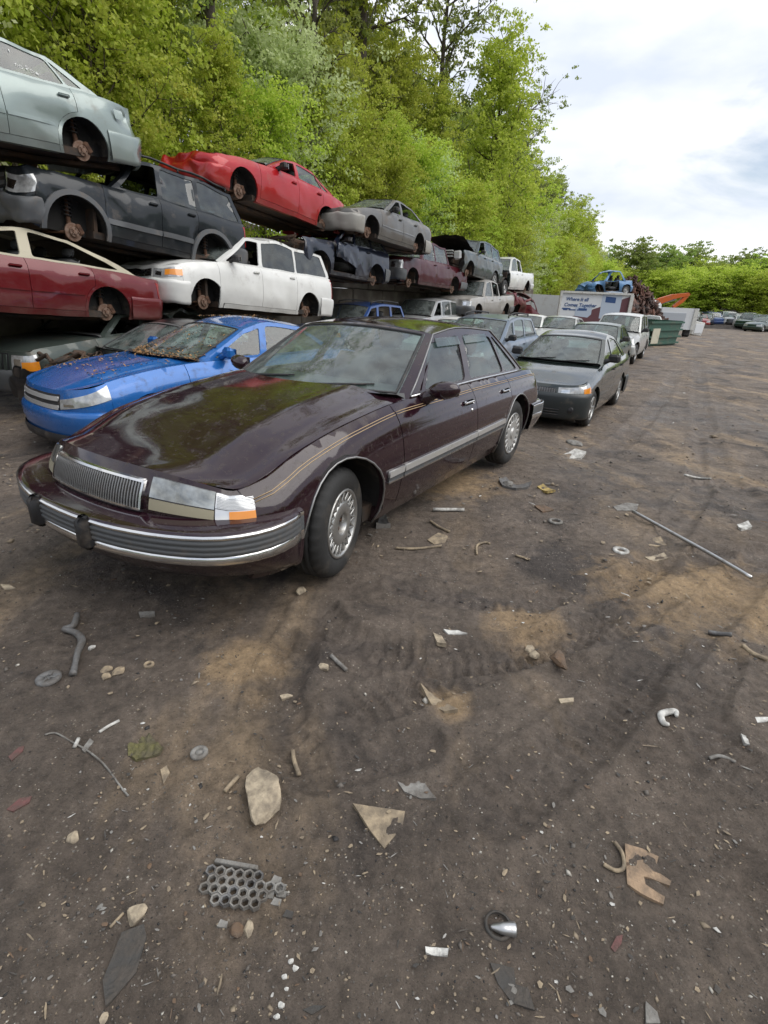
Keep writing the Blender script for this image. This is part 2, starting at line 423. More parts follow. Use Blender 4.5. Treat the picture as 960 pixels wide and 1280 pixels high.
        if b: r0, r1 = b[0]-b[2], b[1]-b[2]
        else:
            r0 = uC(zb(c.C0))-c.Cw*1.5; r1 = uC(c.C1[1]-mt)-c.Cw
        top = [(u, zt(u)) for u in np.linspace(l1, r1, 5)]; bot = [(u, zb(u)) for u in np.linspace(r0, l0, 4)]
        return rnd_corner(top+bot, .045, 3)

def build_car(name, label, cat, c, M, paintm, roofm=None, group=None, warp=None, feats=(), skip=(), interior=M_INT, trim=M_BLACK, bumperm=None, fixpart=None):
    """all parts of one car under one Empty"""
    root = empty(name, label, cat, group, M)
    if c.lod < 2 and None in c.wheels:
        wb_ = wobble(c, len(label)*1.7); warp = chain(warp, wb_) if warp else wb_
    WARP[0] = warp
    d = c.d; S = c.side(); bm = bumperm or paintm; ud = c.ud; roofm = roofm or paintm
    uf, ur = c.uf, c.L-c.ur; res = c.lod
    uaf, zc, dxf, arcf = c.arch('f'); uar, _, dxr, arcr = c.arch('r'); g = .004
    sb = c.sill
    def belt(a, b, n=10): return [(u, float(c.ze(u))) for u in np.linspace(a, b, n)]
    sides = (False, True); R2 = c.ar+.045
    P = {}
    for mir in sides:
        if 'fender' not in skip:
            P['front_fender', mir] = panel('front_fender', [(uf+g, sb+.12)]+([(uf+g, sb+.02)] if uaf-dxf > uf+.05 else [])+arcf+[(ud[0]-g, sb)]+belt(ud[0]-g, uf+g), [], S, paintm, root, d, .03, mirror=mir)
        doors = [('front_door', ud[0], ud[1])]+([('rear_door', ud[1], ud[2])] if len(ud) > 2 else [])
        last = ud[-1]
        for nm, a, b in doors:
            if (nm, mir) in skip or nm in skip: continue
            lo = sb+.09
            if b > uar-R2:      # rear door cut by the wheel arch
                aq = math.acos(max(-1, min(1, (b-g-uar)/(R2+g)))); al = PI+math.asin((zc-lo)/(R2+g))
                poly = [(a+g, lo)]+[(uar+(R2+g)*math.cos(t), zc+(R2+g)*math.sin(t)) for t in np.linspace(al, aq, 9)]+belt(b-g, a+g)
            else: poly = [(a+g, lo), (b-g, lo)]+belt(b-g, a+g)
            P[nm, mir] = panel(nm, poly, [], S, paintm, root, d, .03, mirror=mir)
            u = b-.16; z = float(c.ze(u))-.115
            if res < 2 and (nm, mir) in P:
                hb = MB(); vv = float(c.sv(np.array(u), np.array(z)))
                hb.box((vv+.016, u-c.u0, z), (.026, .17, .032), bev=.012); h = hb.build('door_handle', c.__dict__.get('handlem', paintm), P[nm, mir])
                if mir: h.data.transform(Matrix.Scale(-1, 4, (1, 0, 0)))
        if 'rocker' not in skip:
            P['rocker_panel', mir] = panel('rocker_panel', [(uaf+dxf+.03, sb), (uar-dxr-.03, sb), (uar-dxr-.06, sb+.085), (uaf+dxf+.05, sb+.085)], [], c.side(-.004), paintm, root, d, .1, mirror=mir)
        qa = last
        arq = arcr; st = [(qa+g, sb)]
        if qa > uar-R2:
            aq = math.acos(max(-1, min(1, (qa+g-uar)/R2))); al = PI+math.asin((zc-sb)/R2); st = [(uar+R2*math.cos(t), zc+R2*math.sin(t)) for t in np.linspace(aq, al, 9)]
        if 'quarter' not in skip:
            P['quarter_panel', mir] = panel('quarter_panel', st+arq+[(ur-g, sb+.02), (ur-g, sb+.12)]+belt(ur-g, qa+g), [], S, paintm, root, d, .03, mirror=mir)
        # greenhouse frame with window openings
        nw = len(c.pil)+1; holes = [c.winpoly(i) for i in range(nw)]
        zA, zC = float(c.ze(c.A0)), float(c.ze(c.C0)); e2 = .002
        out_ = [(c.A0, zA+e2)]+[(c.A0+(c.A1[0]-c.A0)*t, zA+(c.A1[1]-zA)*t) for t in (.35, .7)]+[(u, float(c.railf(u))) for u in np.linspace(c.A1[0], c.C1[0], 9)]
        out_ += [(c.C1[0]+(c.C0-c.C1[0])*t, c.C1[1]+(zC-c.C1[1])*t) for t in (.35, .7)]+[(u, float(c.ze(u))+e2) for u in np.linspace(c.C0, c.A0, 12)]
        fr = panel('window_frame', out_, holes, c.side(-.004), c.__dict__.get('framem', paintm), root, d*.9, .025, mirror=mir); P['frame', mir] = fr
        for i in range(nw):
            if not c.glass[i]: continue
            gm = G_TINT if c.glass[i] == 2 else G_CLEAR
            panel('side_window', holes[i], [], c.side(-.016), gm, fr, d*1.3, 0, mirror=mir)
        # arch lining
        for ua in (uaf, uar):
            A = np.linspace(-.12, PI+.12, 13); vo = float(c.sv(np.array(ua), np.array(zc+.1)))-.015
            X = np.array([vo, vo-.12, vo-.30]); rr = [c.ar+.012, c.ar+.03, c.ar+.03]
            G = np.array([[(x, ua-c.u0+math.cos(a)*q, zc+math.sin(a)*q) for x, q in zip(X, rr)] for a in A])
            mb = MB(); mb.add(G.reshape(-1, 3), [(i*3+j, i*3+j+1, i*3+4+j, i*3+3+j) for i in range(12) for j in range(2)])
            n0 = len(A); mb.add([(X[2], y, z) for x, y, z in G[:, 2]], [tuple(range(n0))])
            if mir: mb.V = [(-x, y, z) for x, y, z in mb.V]
            mb.build('wheel_arch_liner', M_LINER, root)
    # nose, tail
    for rear in (False, True):
        if ('tail' if rear else 'nose') in skip: continue
        the = c.thr if rear else c.thf; T = np.linspace(-the, the, 41 if res == 0 else 25); Q = np.linspace(0, 1, 7)
        G = c.fascia(T[:, None], Q[None, :], 0, rear)
        gridmesh('tail_panel' if rear else 'nose_panel', G, paintm if (rear or 'blacknose' not in feats) else M_BLACK, root)
    def top(nm, rear, m):
        the = c.thr if rear else c.thf; T = np.linspace(-the, the, 41 if res == 0 else 21); F0 = c.hood_front(T, rear)
        ub = c.C0 if rear else c.A0; bl = c.rwb if rear else c.wsb; s = np.linspace(-1, 1, len(T)); sg = 1 if rear else -1
        vb = float(c.sv(np.array(ub), np.array(float(c.ze(ub)))))*s*.995; uR = ub+sg*(bl+.03)*(1-s*s)+sg*.03
        t = np.linspace(0, 1, 17 if res == 0 else 9)[None, :]; f0u = F0[:, 1]+c.u0
        U = f0u[:, None]*(1-t)+uR[:, None]*t
        a = (np.abs(F0[:, 0])/np.maximum(c.W(f0u)*c.s(1.0), .05)).clip(0, 1)*np.sign(T); b = vb/float(c.W(ub)*c.s(1.0))
        Wd = c.W(U)*c.s(1.0); V = (a[:, None]*(1-t)+b[:, None]*t)*Wd
        cr = c.dcrown if rear else c.crn(U)
        Z = c.topz(U, V, cr)
        if 'hoodcrease' in feats and not rear:
            q = np.abs(V)/Wd; Z = Z+.014*np.exp(-((q-.62)/.07)**2)*np.clip((U-c.un)/.6, 0, 1)-.012*np.exp(-((q-.86)/.06)**2)
        G = np.stack([V, U-c.u0, Z], -1)
        o = gridmesh(nm, G, m, root); return o
    if 'hood' not in skip: P['hood'] = top('hood', False, c.__dict__.get('hoodm', paintm))
    if c.kind == 'sedan' and 'trunk' not in skip: P['trunk'] = top('trunk_lid', True, paintm)
    # cowl
    s = np.linspace(-.97, .97, 17); G = np.array([[c.screen(q, np.array(0.0), off=o_)+np.array([0, 0, dz]) for o_, dz in ((.10, -.03), (.0, .004), (-.03, .03))] for q in s]).reshape(17, 3, 3)
    gridmesh('cowl_panel', G, M_BLACK, root)
    # windscreen and rear window with their frames
    for rear in (False, True):
        suv = c.kind in ('suv', 'van', 'pickup')
        sx, t0, t1 = ((.90, .06, .94) if not rear else ((.82, .12, .86) if suv else (.90, .05, .93)))
        SS = np.concatenate([[-1], np.linspace(-sx, sx, 15), [1]]); TT = np.concatenate([[0], np.linspace(t0, t1, 8), [1]])
        G = c.screen(SS[:, None], TT[None, :], rear)
        gridmesh('rear_window_frame' if rear else 'windscreen_frame', G, (c.__dict__.get('framem', paintm) if not rear else roofm), root, mask=lambda i, j: i in (0, 15) or j in (0, 8))
        if (c.glassr if rear else c.glassw):
            gm = (G_TINT if c.glassr == 2 else G_CLEAR) if rear else c.glassw
            gl = gridmesh('rear_window' if rear else 'windscreen', c.screen(np.linspace(-sx-.02, sx+.02, 15)[:, None], np.linspace(t0-.02, t1+.02, 8)[None, :], rear, .006), gm, root)
            if res < 2:
                loop = [(-sx, t) for t in np.linspace(t0, t1, 7)]+[(q, t1) for q in np.linspace(-sx, sx, 9)[1:-1]]+[(sx, t) for t in np.linspace(t1, t0, 7)]+[(q, t0) for q in np.linspace(sx, -sx, 9)[1:-1]]
                mb = MB(); pts = [tuple(c.screen(np.array(a), np.array(b), rear, .008)) for a, b in loop]; mb.tube(pts+[pts[0]], .011, 6, False); mb.build('window_seal', M_BLACK, gl, True)
            if not rear and res < 2 and 'wipers' in feats:
                for a in (-.62, .12):
                    mb = MB(); pts = [tuple(c.screen(np.array(a+.55*q), np.array(.03+.10*q), False, .02)) for q in np.linspace(0, 1, 6)]; mb.tube(pts, .008, 6)
                    pts = [tuple(c.screen(np.array(a-.02+.62*q), np.array(.05+.10*q), False, .014)) for q in np.linspace(0, 1, 6)]; mb.tube(pts, .006, 6); mb.build('wiper', M_BLACK, root, True)
    # roof
    if 'roof' not in skip:
        s = np.linspace(-1, 1, 15); t = np.linspace(0, 1, 13)[None, :]; k = (1-s*s)[:, None]
        U0, U1 = c.A1[0]-c.wst*k, c.C1[0]+c.rwt*k; U = U0*(1-t)+U1*t; Ue = np.clip(U, c.A1[0], c.C1[0]); Z = c.railf(Ue)
        V = c.sv(Ue, Z)*s[:, None]; G = np.stack([V, U-c.u0, Z+c.rcrown*k**.8], -1); P['roof'] = gridmesh('roof', G, roofm, root)
        if 'rack' in feats:
            for sg in (-1, 1):
                mb = MB(); us = np.linspace(c.A1[0]+.15, c.C1[0]-.05, 8); pts = [(sg*(float(c.sv(np.array(u), np.array(float(c.railf(u)))))-.09), u-c.u0, float(c.railf(u))+.075+c.rcrown*.4) for u in us]
                mb.tube(pts, .02, 6)
                for q in (0, 3, 7): mb.tube([pts[q], (pts[q][0], pts[q][1], pts[q][2]-.06)], .018, 6)
                mb.build('roof_rail', M_BLACK, root, True)
    # bumpers
    def bumper_path(rear, n=33, k0=.02):
        the = c.theta((c.tnd if rear else c.nd)*.93+(c.tun if rear else c.un), *((c.tun, c.tnd, c.te) if rear else (c.un, c.nd, c.e)))
        T = np.linspace(-the, the, n); u, v, nu, nv = c.path(T, rear); pts = [(a, b, x, y) for a, b, x, y in zip(u, v, nu, nv)]
        end = (uar+c.ar+.02) if rear else (uaf-c.ar-.02); ee = pts[-1][0]
        if (end < ee if rear else end > ee):
            ext = [(q, float(c.W(q)), 0, 1) for q in np.linspace(ee, end, 5)[1:]]
            pts = [(q, -vv, 0, -1) for q, vv, _, _ in ext[::-1]]+pts+ext
        return np.array(pts)
    def sweep(nm, prof, m, rear=False, parent=None, sidek=.35, rng=None):
        B_ = bumper_path(rear)
        if rng: B_ = B_[(B_[:, 1] >= rng[0]) & (B_[:, 1] <= rng[1])]
        fr_ = np.clip(np.abs(B_[:, 2])*1.25, 0, 1); G = []
        for (u, v, nu, nv), kf in zip(B_, fr_):
            kk = sidek+(1-sidek)*kf; G.append([(v+nv*o*kk, u+nu*o*kk-c.u0, z) for o, z in prof])
        return gridmesh(nm, np.array(G), m, parent or root)
    c.sweep = sweep; c.root = root; c.P = P
    if 'bumper' not in skip:
        if 'custombumper' not in feats:
            for rear in (False, True):
                if rear and 'rbumper' in skip: continue
                if not rear and 'fbumper' in skip: continue
                bt = c.btr if rear else c.bt; bb = c.bb
                o1 = .055; sweep('rear_bumper' if rear else 'front_bumper', [(-.06, bt+.015), (.01, bt+.012), (o1*.8, bt-.01), (o1, bt-.05), (o1, (bt+bb)/2+.02), (o1*.75, (bt+bb)/2-.03), (o1*.6, bb+.05), (0, bb), (-.08, bb-.01)], bm, rear)
    # lamps, grille on the nose / tail, as patches
    def patch(nm, v0, v1, q0, q1, m, rear=False, off=.006, n=(12, 5), parent=None, q0b=None, q1b=None):
        t0, t1 = c.th_of_v(v0, rear), c.th_of_v(v1, rear)
        the = c.thr if rear else c.thf
        if abs(v1) >= 2: t1 = math.copysign(the, v1)
        T = np.linspace(t0, t1, n[0]); a = np.linspace(0, 1, n[0]); lo = q0+((q0b if q0b is not None else q0)-q0)*a; hi = q1+((q1b if q1b is not None else q1)-q1)*a
        Q = lo[:, None]+(hi-lo)[:, None]*np.linspace(0, 1, n[1])[None, :]
        G = c.fascia(np.broadcast_to(T[:, None], Q.shape), Q, off, rear)
        H = c.fascia(np.broadcast_to(T[:, None], Q.shape), Q, -.02, rear)
        V = list(G.reshape(-1, 3)); a_, b_ = n; F = [(i*b_+j, i*b_+j+1, (i+1)*b_+j+1, (i+1)*b_+j) for i in range(a_-1) for j in range(b_-1)]
        ring = [(i, 0) for i in range(a_)]+[(a_-1, j) for j in range(1, b_)]+[(i, b_-1) for i in range(a_-2, -1, -1)]+[(0, j) for j in range(b_-2, 0, -1)]
        st = len(V)
        for i, j in ring: V += [G[i, j], H[i, j]]
        r_ = len(ring); F += [(st+2*i, st+2*((i+1) % r_), st+2*((i+1) % r_)+1, st+2*i+1) for i in range(r_)]
        return mk(nm, np.array(V), F, m, parent or root)
    c.patch = patch
    if c.lamp:
        for sg in (1, -1):
            v0, q0, q1, q0b, q1b = c.lamp[:5]
            h = patch('headlight', sg*v0, sg*9, q0, q1, M_LENS, False, .008, q0b=q0b, q1b=q1b)
            if len(c.lamp) > 5 and c.lamp[5]: patch('indicator', sg*c.lamp[5], sg*9, q0b+.04, (q0b+q1b)/2+.1, M_AMBER, False, .012, (6, 3), h)
            if res < 2: patch('reflector', sg*(v0+.05), sg*(v0+.17), q0+.12, q1-.15, M_CHROME, False, .011, (5, 4), h)
    if c.grille:
        v0, q0, q1, nb, gm = c.grille
        gr = patch('grille', -v0, v0, q0, q1, M_BLACK, False, .006, (16, 4))
        for i in range(nb): z = q0+(q1-q0)*(i+.5)/nb; patch('grille_bar', -v0*.97, v0*.97, z-.25*(q1-q0)/nb, z+.25*(q1-q0)/nb, gm, False, .016, (14, 2), gr)
    if c.tail:
        for sg in (1, -1):
            v0, q0, q1 = c.tail; patch('tail_light', sg*v0, sg*9, q0, q1, M_REDL, True, .008)
    # side moulding strips
    if c.strip:
        z0, z1, off, sm = c.strip
        for mir in sides:
            for nm, a, b in (('front_door', ud[0], ud[1]),)+((('rear_door', ud[1], min(ud[2], uar-c.ar-.03)),) if len(ud) > 2 else ()):
                if (nm, mir) not in P: continue
                panel('side_moulding', [(a+.01, z0), (b-.01, z0), (b-.01, z1), (a+.01, z1)], [], c.side(off), sm, P[nm, mir], d, off+.012, mirror=mir)
    # mirrors
    if 'nomirror' not in skip and res < 3:
        for sg in (1, -1):
            u = c.A0+.30; z = float(c.ze(u))+.04; v = float(c.sv(np.array(u), np.array(z)))
            mb = MB(); mb.box((v+.13, u-c.u0+.02, z+.06), (.21, .11, .135), rot=(.1, 0, -.15), bev=.03, taper=.9); mb.tube([(v-.02, u-c.u0, z-.01), (v+.07, u-c.u0+.01, z+.03)], [.045, .035], 8)
            mb.V = [(sg*x, y, zz) for x, y, zz in mb.V]; o = mb.build('wing_mirror', c.__dict__.get('mirrorm', trim), root, False)
            mb = MB(); mb.box((sg*(v+.13), u-c.u0+.079, z+.06), (.17, .006, .10)); mb.build('mirror_glass', M_CHROME, o)
    # inside and below
    if 'interior' not in skip:
        fl = MB(); fl.box((0, (uaf+.2+uar-.1)/2-c.u0+.1, sb+.06), (c.hw*1.72, (uar-uaf)-.3, .10)); fl.build('floor_pan', M_DARK, root)
        mb = MB(); mb.box((0, uaf-c.u0-.1, sb+.16), (c.hw*1.0, 1.0, .26), bev=.05); mb.box((0, (uaf+uar)/2-c.u0, sb-.005), (.3, c.wb*.9, .09), bev=.02)
        mb.box((0, uar-c.u0+.35, sb+.14), (c.hw*1.15, .9, .2), bev=.05)
        mb.tube([(-c.hw*.8, uaf-c.u0, c.r), (c.hw*.8, uaf-c.u0, c.r)], .045, 8); mb.tube([(-c.hw*.8, uar-c.u0, c.r), (c.hw*.8, uar-c.u0, c.r)], .055, 8)
        mb.tube([(.25, uaf-c.u0+.3, sb-.02), (.28, uar-c.u0-.5, sb-.04), (.35, c.L-c.u0-.3, sb+.02)], .035, 8); mb.build('underbody', M_DARK, root)
        zb = float(c.ze(c.A0)); vi = float(c.sv(np.array(c.A0+.3), np.array(zb-.1)))*.93
        mb = MB(); mb.box((0, c.A0+.10-c.u0, zb-.08), (vi*2, .46, .22), bev=.07); mb.build('dashboard', interior, root, True)
        mb = MB(); cx = vi*.48; mb.lathe([(.17, 0), (.182, .012), (.194, 0), (.182, -.012)], 20, 'Y', close=True); mb.tube([(-.17, 0, 0), (.17, 0, 0)], .014, 6); mb.tube([(0, 0, 0), (0, -.2, -.02)], .03, 6)
        V = np.array(mb.V) @ np.array(Euler((-.4, 0, 0)).to_matrix()).T+np.array((cx, c.A0+.48-c.u0, zb-.06)); mk('steering_wheel', V, mb.F, M_BLACK, root)
        sz = sb+.13; zs = zb+.02
        rows_ = [(c.A0+.72, (.5, -.5))]+([(min(c.C0-.45, ud[-1]-.5), None)] if len(ud) > 2 else [])
        for us, xs in rows_:
            for x in (xs or (0,)):
                wdt = .5 if xs else vi*1.8; xx = x*vi*.95
                mb = MB(); mb.box((xx, us-c.u0, sz+.14), (wdt, .52, .2), bev=.07); mb.box((xx, us+.32-c.u0, sz+.42), (wdt*.96, .17, .62), rot=(-.25, 0, 0), bev=.07)
                for hx in ((xx,) if xs else (-.4, .4)): mb.box((hx, us+.42-c.u0, sz+.82), (.26, .1, .17), rot=(-.2, 0, 0), bev=.04)
                mb.build('seat' if xs else 'rear_seat', interior, root, True)
        if c.kind == 'sedan':
            mb = MB(); mb.box((0, c.C0-.12-c.u0, float(c.ze(c.C0))-.05), (vi*1.8, .5, .04)); mb.build('parcel_shelf', interior, root)
        # inner firewall so that one does not look through the engine bay
        mb = MB(); mb.box((0, c.A0-.3-c.u0, (sb+zb)/2), (vi*1.9, .05, zb-sb-.12)); mb.build('bulkhead', M_DARK, root)
    if c.kind == 'pickup':
        u0, u1 = c.C0+.06, c.L-.1; n = 9; us = np.linspace(u0, u1, n); fz = c.sill+.42
        for sg in (1, -1):
            G = []
            for u in us:
                ve = float(c.W(u)*c.s(1.0)); ze = float(c.ze(u)); G.append([(sg*ve, u-c.u0, ze), (sg*(ve-.03), u-c.u0, ze+.012), (sg*(ve-.10), u-c.u0, ze+.008), (sg*(ve-.11), u-c.u0, ze-.06), (sg*(ve-.11), u-c.u0, fz)])
            gridmesh('bed_side', np.array(G), paintm, root, smooth=False)
        mb = MB(); wv = float(c.W(u0+.5))*.86
        mb.box((0, (u0+u1)/2-c.u0, fz), (wv*2, u1-u0, .04))
        for i in range(9): mb.box(((i-4)*wv*.2, (u0+u1)/2-c.u0, fz+.03), (.06, u1-u0-.02, .02))
        mb.build('bed_floor', M_DARK, root)
        mb = MB(); ze = float(c.ze(c.L-.3)); mb.box((0, c.L-.09-c.u0, (c.btr+ze)/2+.02), (wv*2, .05, ze-c.btr+.05), bev=.012); mb.build('tailgate', paintm, root)
        mb = MB(); mb.box((0, u0-c.u0-.005, (fz+float(c.ze(u0)))/2), (wv*2, .03, float(c.ze(u0))-fz)); mb.build('bed_front_wall', paintm, root)
        mb = MB(); mb.box((0, c.C0-.01-c.u0, (sb+float(c.ze(c.C0)))/2+.1), (wv*2.05, .03, float(c.ze(c.C0))-sb-.2)); mb.build('cab_back', paintm, root)
    # wheels or bare hubs: order front-left, front-right, rear-left, rear-right
    wi = 0
    WARP[0] = None
    for ua in (uaf, uar):
        for sg in (1, -1):
            kind = c.wheels[wi]; steer = c.__dict__.get('steer', 0) if ua == uaf else 0; wi += 1
            vo = float(c.sv(np.array(ua), np.array(min(zc+c.ar*.9, .8))))-.02
            if kind: make_wheel(root, (sg*vo, ua-c.u0), c.r, kind, sg, steer, c.__dict__.get('rr', .19), res)
            elif 'nohub' not in skip: make_hub(root, (sg*(vo-.10), ua-c.u0), c.r, sg, res, ua == uaf)
    return root

TYRE_CACHE = {}
def make_wheel(root, xy, r, kind, sg, steer, rr, res):
    Mw = Matrix.Translation((xy[0], xy[1], r)) @ Matrix.Rotation(steer, 4, 'Z') @ (Matrix.Identity(4) if sg > 0 else Matrix.Rotation(PI, 4, 'Z'))
    key = (round(r, 3), kind, round(rr, 3), res)
    if key not in TYRE_CACHE:
        wd = .205; n = 96 if res == 0 else 36; h = wd/2
        # x = 0 is the outer face of the tyre, negative inwards
        prof = [(rr, -.012), (rr+.012, -.004), (rr+(r-rr)*.35, .004), (rr+(r-rr)*.62, .002), (r-.028, -.008), (r-.012, -.022), (r-.004, -.04), (r-.001, -.058), (r-.008, -.062), (r-.008, -.068), (r, -.072), (r, -.098), (r-.008, -.102), (r-.008, -.108), (r, -.112), (r, -.138), (r-.008, -.142), (r-.008, -.148), (r-.001, -.152), (r-.012, -.185), (r-.05, -.205), (rr, -.195)]
        md = (lambda i, j: -.007 if (i in (5, 6, 7, 18, 19) and j % 3 == 0) else 0) if res == 0 else None
        ty = MB().lathe(prof, n, 'X', mod=md).build('tyre', M_TYRE, None, True, warp=False)
        hub = MB(); hub.lathe([(0, -.055), (.03, -.05), (.062, -.055), (.065, -.09), (0, -.12)], 20, 'X'); 
        for k in range(5): a = 2*PI*k/5; hub.lathe([(0, -.035), (.010, -.037), (.011, -.055)], 6, 'X', (0, .045*math.cos(a), .045*math.sin(a)))
        hb = hub.build('wheel', M_RUST if kind == 'lace' else M_STEEL, None, True, warp=False)
        rim = MB(); rim.lathe([(rr+.006, -.006), (rr+.004, .001), (rr-.008, 0), (rr-.016, -.012), (rr-.022, -.07), (rr-.035, -.12), (.06, -.125)], 48 if res == 0 else 24, 'X')
        disc = None
        if kind == 'lace':
            disc = MB(); disc.lathe([(rr*.30, -.065), (rr*.30, -.012), (rr*.34, -.004), (rr*.60, -.008), (rr*.66, -.014), (rr*.66, -.03)], 48, 'X')
            N = 20
            for k in range(N):
                a = 2*PI*k/N
                for da in (-.9, .9):
                    b = a+da*2*PI/N*.55; rim.tube([(-.018, rr*.63*math.cos(a), rr*.63*math.sin(a)), (-.012, rr*.95*math.cos(b), rr*.95*math.sin(b))], [.0075, .006], 6, False)
        elif kind == 'cover':
            disc = MB(); disc.lathe([(0, .012), (rr*.22, .010), (rr*.30, -.004), (rr*.62, -.002), (rr*.68, -.012)], 36, 'X')
            for k in range(18):
                a = 2*PI*k/18; c_, s_ = math.cos(a), math.sin(a); disc.box((-.008, rr*.80*c_, rr*.80*s_), (.012, rr*.34, rr*.13), rot=(a, 0, 0), bev=.003)
        else:
            nsp = {'alloy5': 5, 'alloy7': 7, 'steel': 0}.get(kind, 6)
            disc = MB(); disc.lathe([(0, .0), (rr*.2, -.002), (rr*.3, -.014), (rr*.32, -.04)], 24, 'X')
            if nsp == 0: disc.lathe([(rr*.3, -.03), (rr*.6, -.018), (rr*.75, -.045), (rr*.95, -.03)], 24, 'X')
            for k in range(nsp):
                a = 2*PI*k/nsp; c_, s_ = math.cos(a), math.sin(a); disc.box((-.016, rr*.62*c_, rr*.62*s_), (.022, rr*.78, rr*.26), rot=(a, 0, 0), bev=.008)
        rm = rim.build('rim', M_ALLOY if kind != 'steel' else M_STEEL, None, True, warp=False)
        dm = disc.build('wheel_disc', {'lace': M_ALLOY, 'cover': mat('hubcap', (.5, .5, .49), .4, .5, dirt=.4, dscale=14)}.get(kind, M_ALLOY), None, kind == 'lace', warp=False)
        TYRE_CACHE[key] = [x.data for x in (hb, ty, rm, dm)]
        for x in (hb, ty, rm, dm): bpy.data.objects.remove(x)
    ds = TYRE_CACHE[key]
    hb = bpy.data.objects.new('wheel', ds[0]); col.objects.link(hb); hb.parent = root; hb.matrix_local = Mw
    for nm, dt in zip(('tyre', 'rim', 'wheel_cover'), ds[1:]):
        o = bpy.data.objects.new(nm, dt); col.objects.link(o); o.parent = hb

HUBC = {}
def make_hub(root, xy, r, sg, res, front):
    if 'd' not in HUBC:
        m = MB(); m.lathe([(0, .02), (.032, .018), (.034, 0), (.068, -.002), (.072, -.035), (.128, -.038), (.13, -.058), (.05, -.06)], 28, 'X'); 
        for k in range(5): a = 2*PI*k/5; m.lathe([(0, .028), (.007, .028), (.007, -.005)], 6, 'X', (0, .052*math.cos(a), .052*math.sin(a)))
        HUBC['d'] = m.build('brake_disc', M_DISC, None, False, warp=False).data
        m = MB(); m.box((-.05, .10, .05), (.09, .09, .16), rot=(.5, 0, 0), bev=.02); HUBC['c'] = m.build('brake_caliper', M_RUST, None, warp=False).data
        m = MB(); m.tube([(-.12, 0, 0), (-.15, 0, .22)], [.045, .03], 8); m.tube([(-.15, 0, .2), (-.19, .01, .52)], .024, 8); m.tube([(-.1, 0, -.02), (-.5, .06, -.06)], [.04, .03], 8); m.tube([(-.1, -.02, .0), (-.45, -.25, -.03)], .022, 6)
        HUBC['s'] = m.build('suspension_strut', M_RUST, None, True, warp=False).data
        m = MB(); pts = [(-.155-.0*t, .062*math.cos(t*2*PI*5), .24+.26*t+0*.062) for t in np.linspace(0, 1, 61)]
        pts = [(-.165+.062*math.sin(t*2*PI*5), .062*math.cos(t*2*PI*5), .22+.27*t) for t in np.linspace(0, 1, 61)]; m.tube(pts, .009, 5); HUBC['k'] = m.build('coil_spring', M_BLACK, None, True, warp=False).data
        for o in [x for x in col.objects if x.data in HUBC.values()]: bpy.data.objects.remove(o)
    Mw = Matrix.Translation((xy[0], xy[1], r-.02)) @ (Matrix.Identity(4) if sg > 0 else Matrix.Rotation(PI, 4, 'Z'))
    d = bpy.data.objects.new('brake_disc', HUBC['d']); col.objects.link(d); d.parent = root; d.matrix_local = Mw
    for k, nm in (('c', 'brake_caliper'), ('s', 'suspension_strut'), ('k', 'coil_spring')):
        if res > 1 and k == 'k': continue
        o = bpy.data.objects.new(nm, HUBC[k]); col.objects.link(o); o.parent = d
def pose(s, n, z, pitch=0.0, yaw=None, rollx=0.0):
    """car matrix: mid wheelbase at (s, n) of the row frame, z of its wheel contact plane"""
    p = row(s, n, z); return Matrix.Translation(p) @ Matrix.Rotation(-(YAW if yaw is None else yaw), 4, 'Z') @ Matrix.Rotation(pitch, 4, 'X') @ Matrix.Rotation(rollx, 4, 'Y')
def hubpose(c, sf, zf, sr, zr, nside, rollx=0.0, dyaw=0.0):
    """pose from the places of the front and rear hubs on the visible side"""
    a = math.asin(max(-.5, min(.5, (zr-zf)/c.wb))); s = (sf+sr)/2
    return pose(s, nside-c.hw*.95, (zf+zr)/2-c.r+.02, a, YAW+dyaw, rollx)
def dent(u, x, z, ru, rz, depth, c, axis=0):
    """push the surface near a point inwards"""
    def f(V):
        y = u-c.u0; w = np.exp(-((V[:, 1]-y)/ru)**2-((V[:, 2]-z)/rz)**2)*(np.sign(V[:, 0]) == np.sign(x))*(np.abs(V[:, 0]) > .35)
        V[:, 0] -= np.sign(x)*w*depth*(1+.5*pn(V[:, 1]*9, V[:, 2]*9)); return V
    return f
def crumple(u_from, u_to, amp, c, push=0.0, scale=4.0):
    """noise crumple growing from u_from to u_to"""
    def f(V):
        w = np.clip((V[:, 1]+c.u0-u_from)/(u_to-u_from), 0, 1)**1.3
        a, b, z = V[:, 0].copy(), V[:, 1].copy(), V[:, 2].copy()
        V[:, 0] += w*amp*pn(b*scale+3, z*scale+a); V[:, 1] += w*amp*1.2*pn(a*scale, z*scale+7)-w*push*(1 if u_to > u_from else -1); V[:, 2] += w*amp*pn(a*scale+11, b*scale+2); return V
    return f
def wobble(c, seed, amp=.022):
    """uneven panels and a sagging roof on the stripped shells"""
    def f(V):
        x, y, z = V[:, 0].copy(), V[:, 1].copy(), V[:, 2].copy(); up = np.clip((z-1.05)/.4, 0, 1)
        V[:, 0] += np.sign(x)*amp*(pn(y*2.3+seed, z*2.9)+.5*pn(y*6.1, z*7.3+seed))*np.clip(np.abs(x)*2, 0, 1)
        V[:, 2] += amp*.8*pn(x*2.1+seed, y*1.7)-up*.05*(1+1.6*pn(y*1.1+seed, x*1.3)); return V
    return f
def chain(*fs):
    def f(V):
        for g in fs: V = g(V)
        return V
    return f
